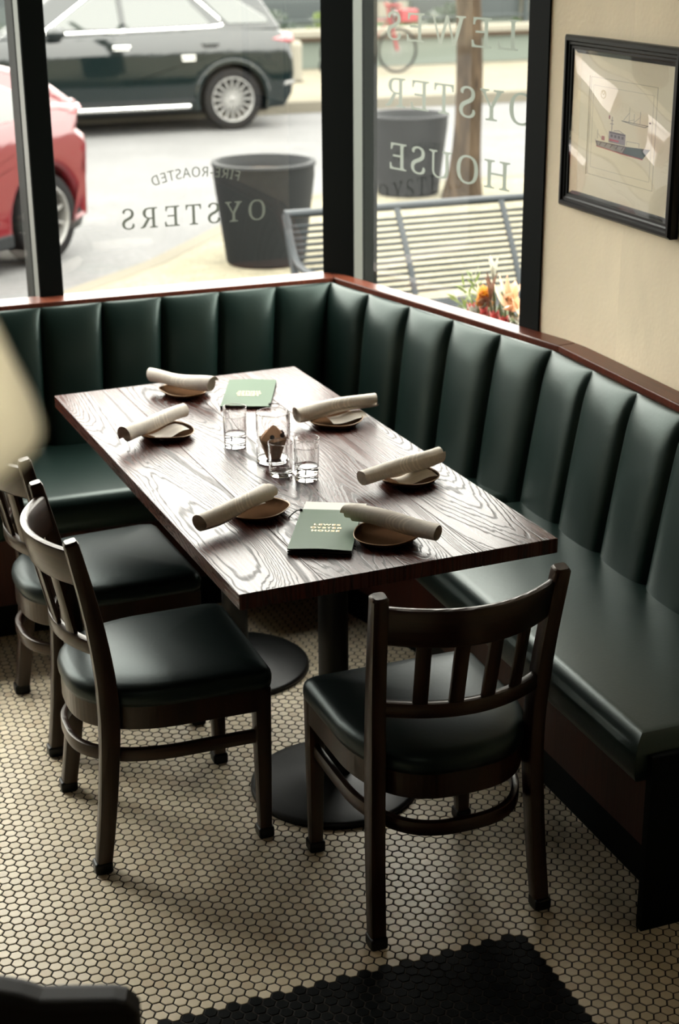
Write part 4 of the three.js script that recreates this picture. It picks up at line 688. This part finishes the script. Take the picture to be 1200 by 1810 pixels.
// ------------------------------------------------------------------ flowers in the planter box by the window
function leafCard(w, l, bend = 0.25) { const g = new THREE.PlaneGeometry(w, l, 2, 5).translate(0, l / 2, 0), p = g.attributes.position; for (let i = 0; i < p.count; i++) { const f = p.getY(i) / l; p.setX(i, p.getX(i) * Math.sin(Math.PI * Math.min(0.98, 0.1 + 0.9 * f))); p.setZ(i, bend * l * f * f + 0.15 * Math.abs(p.getX(i))); } g.computeVertexNormals(); return g; }
const orient = (g, pos, dir, roll = 0) => { const q = new THREE.Quaternion().setFromUnitVectors(V(0, 1, 0), dir.clone().normalize()); return g.clone().rotateY(roll).applyQuaternion(q).translate(pos.x, pos.y, pos.z); };
{
  const c = cant(0.40, 0.33), c2 = cant(0.44, 0.33), b = thing('window_planter', 'black square planter with a pale rim standing against the canted window outside', 'planter', [c2[0], -0.25, c2[1]], Math.atan2(nn.x, nn.z));
  part('box', box(-0.17, 0.17, 0, 0.96, -0.12, 0.12, 0.008), M.planter, b); { const sq = (a, c) => [[-a, -c], [a, -c], [a, c], [-a, c]], rim = shape2(sq(0.18, 0.13)); rim.holes.push(new THREE.Path(sq(0.160, 0.110).reverse().map((p) => new THREE.Vector2(...p)))); part('rim', new THREE.ExtrudeGeometry(rim, { depth: 0.027, bevelEnabled: false }).rotateX(-Math.PI / 2).translate(0, 0.953, 0), M.farCream, b); } part('soil', box(-0.158, 0.158, 0.96, 0.969, -0.1, 0.1), M.soil, b);
  // the bouquet grows out of the box; local x runs along the window (towards the corner post is +x)
  const f = thing('flower_bouquet', 'bright bouquet with a yellow bloom, peach lilies and red blossoms beyond the right window', 'flowers', [c[0], 0.73, c[1]], Math.atan2(nn.x, nn.z)); f.scale.setScalar(1.28);
  const bloom = (name, m, x, y, z, n, w, l, open, layers, label) => { const gs = []; for (let r = 0; r < layers; r++) for (let k = 0; k < n; k++) { const a = (k + r * 0.5) / n * 2 * Math.PI, o = open * (1 - 0.35 * r / layers), d = V(Math.cos(a) * o, 1, Math.sin(a) * o); gs.push(orient(leafCard(w, l * (1 - 0.15 * r), 0.4), V(x, y, z), d, a)); } part(name, gs, m, f, label); part('stem', tube([V(x * 0.4, 0, z * 0.4), V(x * 0.8, y * 0.6, z * 0.8), V(x, y, z)], 0.003, 6), M.leaf, f); };
  const B = -0.015;
  bloom('bloom', M.petalYellow, 0.050, 0.085, B, 9, 0.05, 0.056, 1.0, 5, 'round yellow bloom');
  bloom('bloom', M.petalOrange, -0.055, 0.085, B, 6, 0.028, 0.085, 1.3, 1, 'open peach lily'); bloom('bloom', M.petalOrange, -0.105, 0.060, B + 0.02, 6, 0.028, 0.085, 1.4, 1, 'open peach lily'); bloom('bloom', M.petalOrange, -0.02, 0.10, B + 0.03, 6, 0.026, 0.08, 1.0, 1, 'open peach lily');
  bloom('bloom', M.petalRed, -0.030, 0.052, B - 0.035, 7, 0.03, 0.036, 0.9, 3, 'red blossom'); bloom('bloom', M.petalRed, 0.008, 0.060, B - 0.04, 7, 0.026, 0.032, 0.9, 3, 'red blossom'); bloom('bloom', M.petalRed, -0.068, 0.048, B - 0.035, 7, 0.028, 0.034, 0.9, 3, 'red blossom'); bloom('bloom', M.petalRed, 0.085, 0.055, B - 0.02, 7, 0.024, 0.03, 0.9, 2, 'red blossom');
  bloom('bloom', M.petalWhite, 0.045, 0.055, B - 0.045, 8, 0.024, 0.036, 1.0, 3, 'white blossom'); bloom('bloom', M.petalWhite, -0.105, 0.05, B - 0.03, 8, 0.028, 0.04, 1.0, 3, 'white blossom');
  bloom('bud', M.bud, 0.005, 0.10, B - 0.02, 4, 0.016, 0.075, 0.12, 1, 'closed reddish lily bud'); bloom('bud', M.petalWhite, 0.02, 0.155, B, 4, 0.018, 0.06, 0.12, 1, 'tall pale lily bud');
  const gs = [], gs2 = []; for (let k = 0; k < 46; k++) { const a = rr(0, 6.28), o = rr(0.2, 1.4); gs.push(orient(leafCard(0.02, rr(0.05, 0.11)), V(rr(-0.1, 0.1), rr(0, 0.03), rr(-0.05, 0.05)), V(Math.cos(a) * o, 1, Math.sin(a) * o), a)); }
  for (let k = 0; k < 60; k++) { const s = k % 3, q = k / 60, d = V(0.6 + 0.25 * s, 1 - 0.3 * s, 0.1), o = V(0.06, 0.01, 0).addScaledVector(d, 0.14 * q); gs2.push(orient(leafCard(0.007, 0.035), o, V(d.x + (k % 2 ? 0.9 : -0.9), d.y * 0.6, rr(-0.4, 0.4)), rr(0, 6))); }
  part('foliage', gs, M.leaf, f).userData.kind = 'stuff'; part('fern', gs2, M.leafPale, f).userData.kind = 'stuff';
}
// ------------------------------------------------------------------ bicycle and the far side of the street
{
  const t = thing('bicycle', 'red bicycle locked to a stand on the far pavement', 'bicycle', [9.62, -0.25, -23.9], 0.05);
  const ring = (x) => new THREE.TorusGeometry(0.33, 0.022, 8, 40).translate(x, 0.35, 0);
  for (const x of [-0.5, 0.5]) { const w = part('wheel', ring(x), M.tyre, t); part('spokes', Array.from({ length: 12 }, (_, k) => at(new THREE.BoxGeometry(0.004, 0.64, 0.004), x, 0.35, 0, 0, 0, k / 12 * Math.PI)), M.alloy, w); }
  part('frame', [tube([V(-0.5, 0.35, 0), V(-0.08, 0.35, 0), V(0.36, 0.82, 0), V(-0.2, 0.82, 0), V(-0.08, 0.35, 0)], 0.03), tube([V(-0.5, 0.35, 0), V(-0.2, 0.82, 0), V(-0.24, 0.95, 0)], 0.026), tube([V(0.5, 0.35, 0), V(0.36, 0.86, 0), V(0.33, 1.02, 0)], 0.028)], M.bikeRed, t);
  part('basket', [box(0.50, 0.80, 0.78, 0.98, -0.14, 0.14, 0.02)], M.bikeRed, t); part('handlebar', tube([V(0.42, 1.05, -0.28), V(0.33, 1.03, 0), V(0.42, 1.05, 0.28)], 0.025), M.bikeRed, t); part('saddle', at(new THREE.SphereGeometry(1, 14, 8).scale(0.14, 0.035, 0.07), -0.25, 0.97, 0), M.tyre, t); part('lamp', at(new THREE.SphereGeometry(0.055, 14, 10), 0.46, 0.9, 0.0), M.lampClear, t);
  const st = thing('bike_stand', 'low grey bollard in front of the red bicycle', 'bollard', [7.95, -0.25, -20.95]);
  part('post', lathe([[0, 0.62], [0.05, 0.61], [0.07, 0.56], [0.055, 0.5], [0.06, 0.1], [0.12, 0.03], [0.13, 0], [0, 0]], 24), M.trim, st); part('ring', at(new THREE.TorusGeometry(0.1, 0.018, 8, 24), -0.15, 0.42, 0), M.trim, st);
  const bol = thing('bollard', 'short white bollard on the far pavement just behind the black car', 'bollard', [8.15, -0.25, -23.2]);
  part('post', lathe([[0, 0.62], [0.06, 0.60], [0.09, 0.54], [0.08, 0.5], [0.08, 0.05], [0.1, 0.0], [0, 0]], 20), M.farCream, bol);
  copy(bol, 'bollard', 'short white bollard on the far pavement left of the red bicycle', [9.2, -0.25, -23.4]);
}
function shrub(label, pos, r, m, n = 160) {
  const t = thing('shrub', label, 'shrub', pos), gs = [];
  for (let k = 0; k < n; k++) { const a = rr(0, 6.28), e = rr(0.05, 1.5), q = r * Math.cbrt(rr(0.2, 1)), d = V(Math.cos(a) * Math.cos(e), Math.sin(e), Math.sin(a) * Math.cos(e)); gs.push(orient(leafCard(r * 0.22, r * 0.4), d.clone().multiplyScalar(q * 0.8), d.clone().add(V(rr(-0.6, 0.6), rr(-0.2, 0.6), rr(-0.6, 0.6))), rr(0, 6))); }
  part('foliage', gs, m, t).userData.kind = 'stuff'; part('stem', tube([V(0, -0.02, 0), V(0.02, r * 0.6, 0)], 0.03), M.bark, t); return t;
}
{
  const tt = structure('far_terrace'); tt.position.set(0, -0.25, -28); const t = thing('far_building', 'pale storefront with dark windows across the street', 'building', [0, -0.25, -28]);
  part('terrace_wall', box(3, 40, 0, 0.50, 2.6, 2.8, 0.01), M.farWall, tt); part('ledge', box(3, 40, 0.50, 0.62, 2.5, 2.95, 0.02), M.farCream, tt); part('ledge_course', box(3, 40, 0.44, 0.505, 2.55, 2.88, 0.01), M.farTan, tt);
  part('terrace_floor', box(3, 40, 0, 0.25, -0.2, 2.6), M.farTan, tt); part('facade', box(-25, 40, 0, 4.6, -1.2, -0.9), M.farWall, t);
  for (let k = 0; k < 12; k++) { const x = -3 + k * 3.1; part('shop_window', box(x, x + 2.3, 0.5, 3.3, -0.92, -0.86), M.farDark, t); part('pilaster', box(x + 2.35, x + 2.95, 0, 4.4, -0.92, -0.72), M.farCream, t); }
  part('cornice', box(-25, 40, 4.4, 4.75, -0.95, -0.5), M.farCream, t);
  for (const x of [9.6, 10.7, 12.0, 13.2, 14.1]) part('terrace_post', box(x, x + 0.09, 0.25, 3.0, 2.4, 2.49), M.farDark, tt);
  part('column', box(13.35, 13.75, 0.25, 3.2, 2.2, 2.6, 0.02), M.farCream, tt);
  part('terrace_rail', [box(3, 40, 1.02, 1.07, 2.42, 2.46), box(3, 40, 0.72, 0.76, 2.42, 2.46)], M.farDark, tt);
  const L = ['dark green shrub on the far terrace just right of the black car', 'pale green shrub on the far terrace, seen above the white bollard', 'mid green shrub on the far terrace over the bicycle handlebar', 'dark shrub on the far terrace behind the tree trunk', 'mid green shrub on the far terrace right of the cream column', 'low dark shrub below the far ledge, behind the rear bumper of the black car'];
  [[8.9, 0.001, -26.6 + 25.6 - 25.7, 0.55, 0], [10.1, 0.001, -26.6 + 25.6 - 25.8, 0.55, 2], [11.3, 0.001, -26.6 + 25.6 - 25.6, 0.5, 1], [12.4, 0.001, -26.6 + 25.6 - 25.8, 0.6, 0], [14.0, 0.001, -26.6 + 25.6 - 25.4, 0.55, 1], [8.15, -0.25, -24.4, 0.4, 0]].forEach(([x, y, z, r, m], k) => shrub(L[k], [x, y, z], r, [M.leafDark, M.leaf, M.leafPale][m]));
}
scene.traverse((o) => { if (o.isMesh) o.castShadow = o.receiveShadow = true; });
renderer.render(scene, camera);
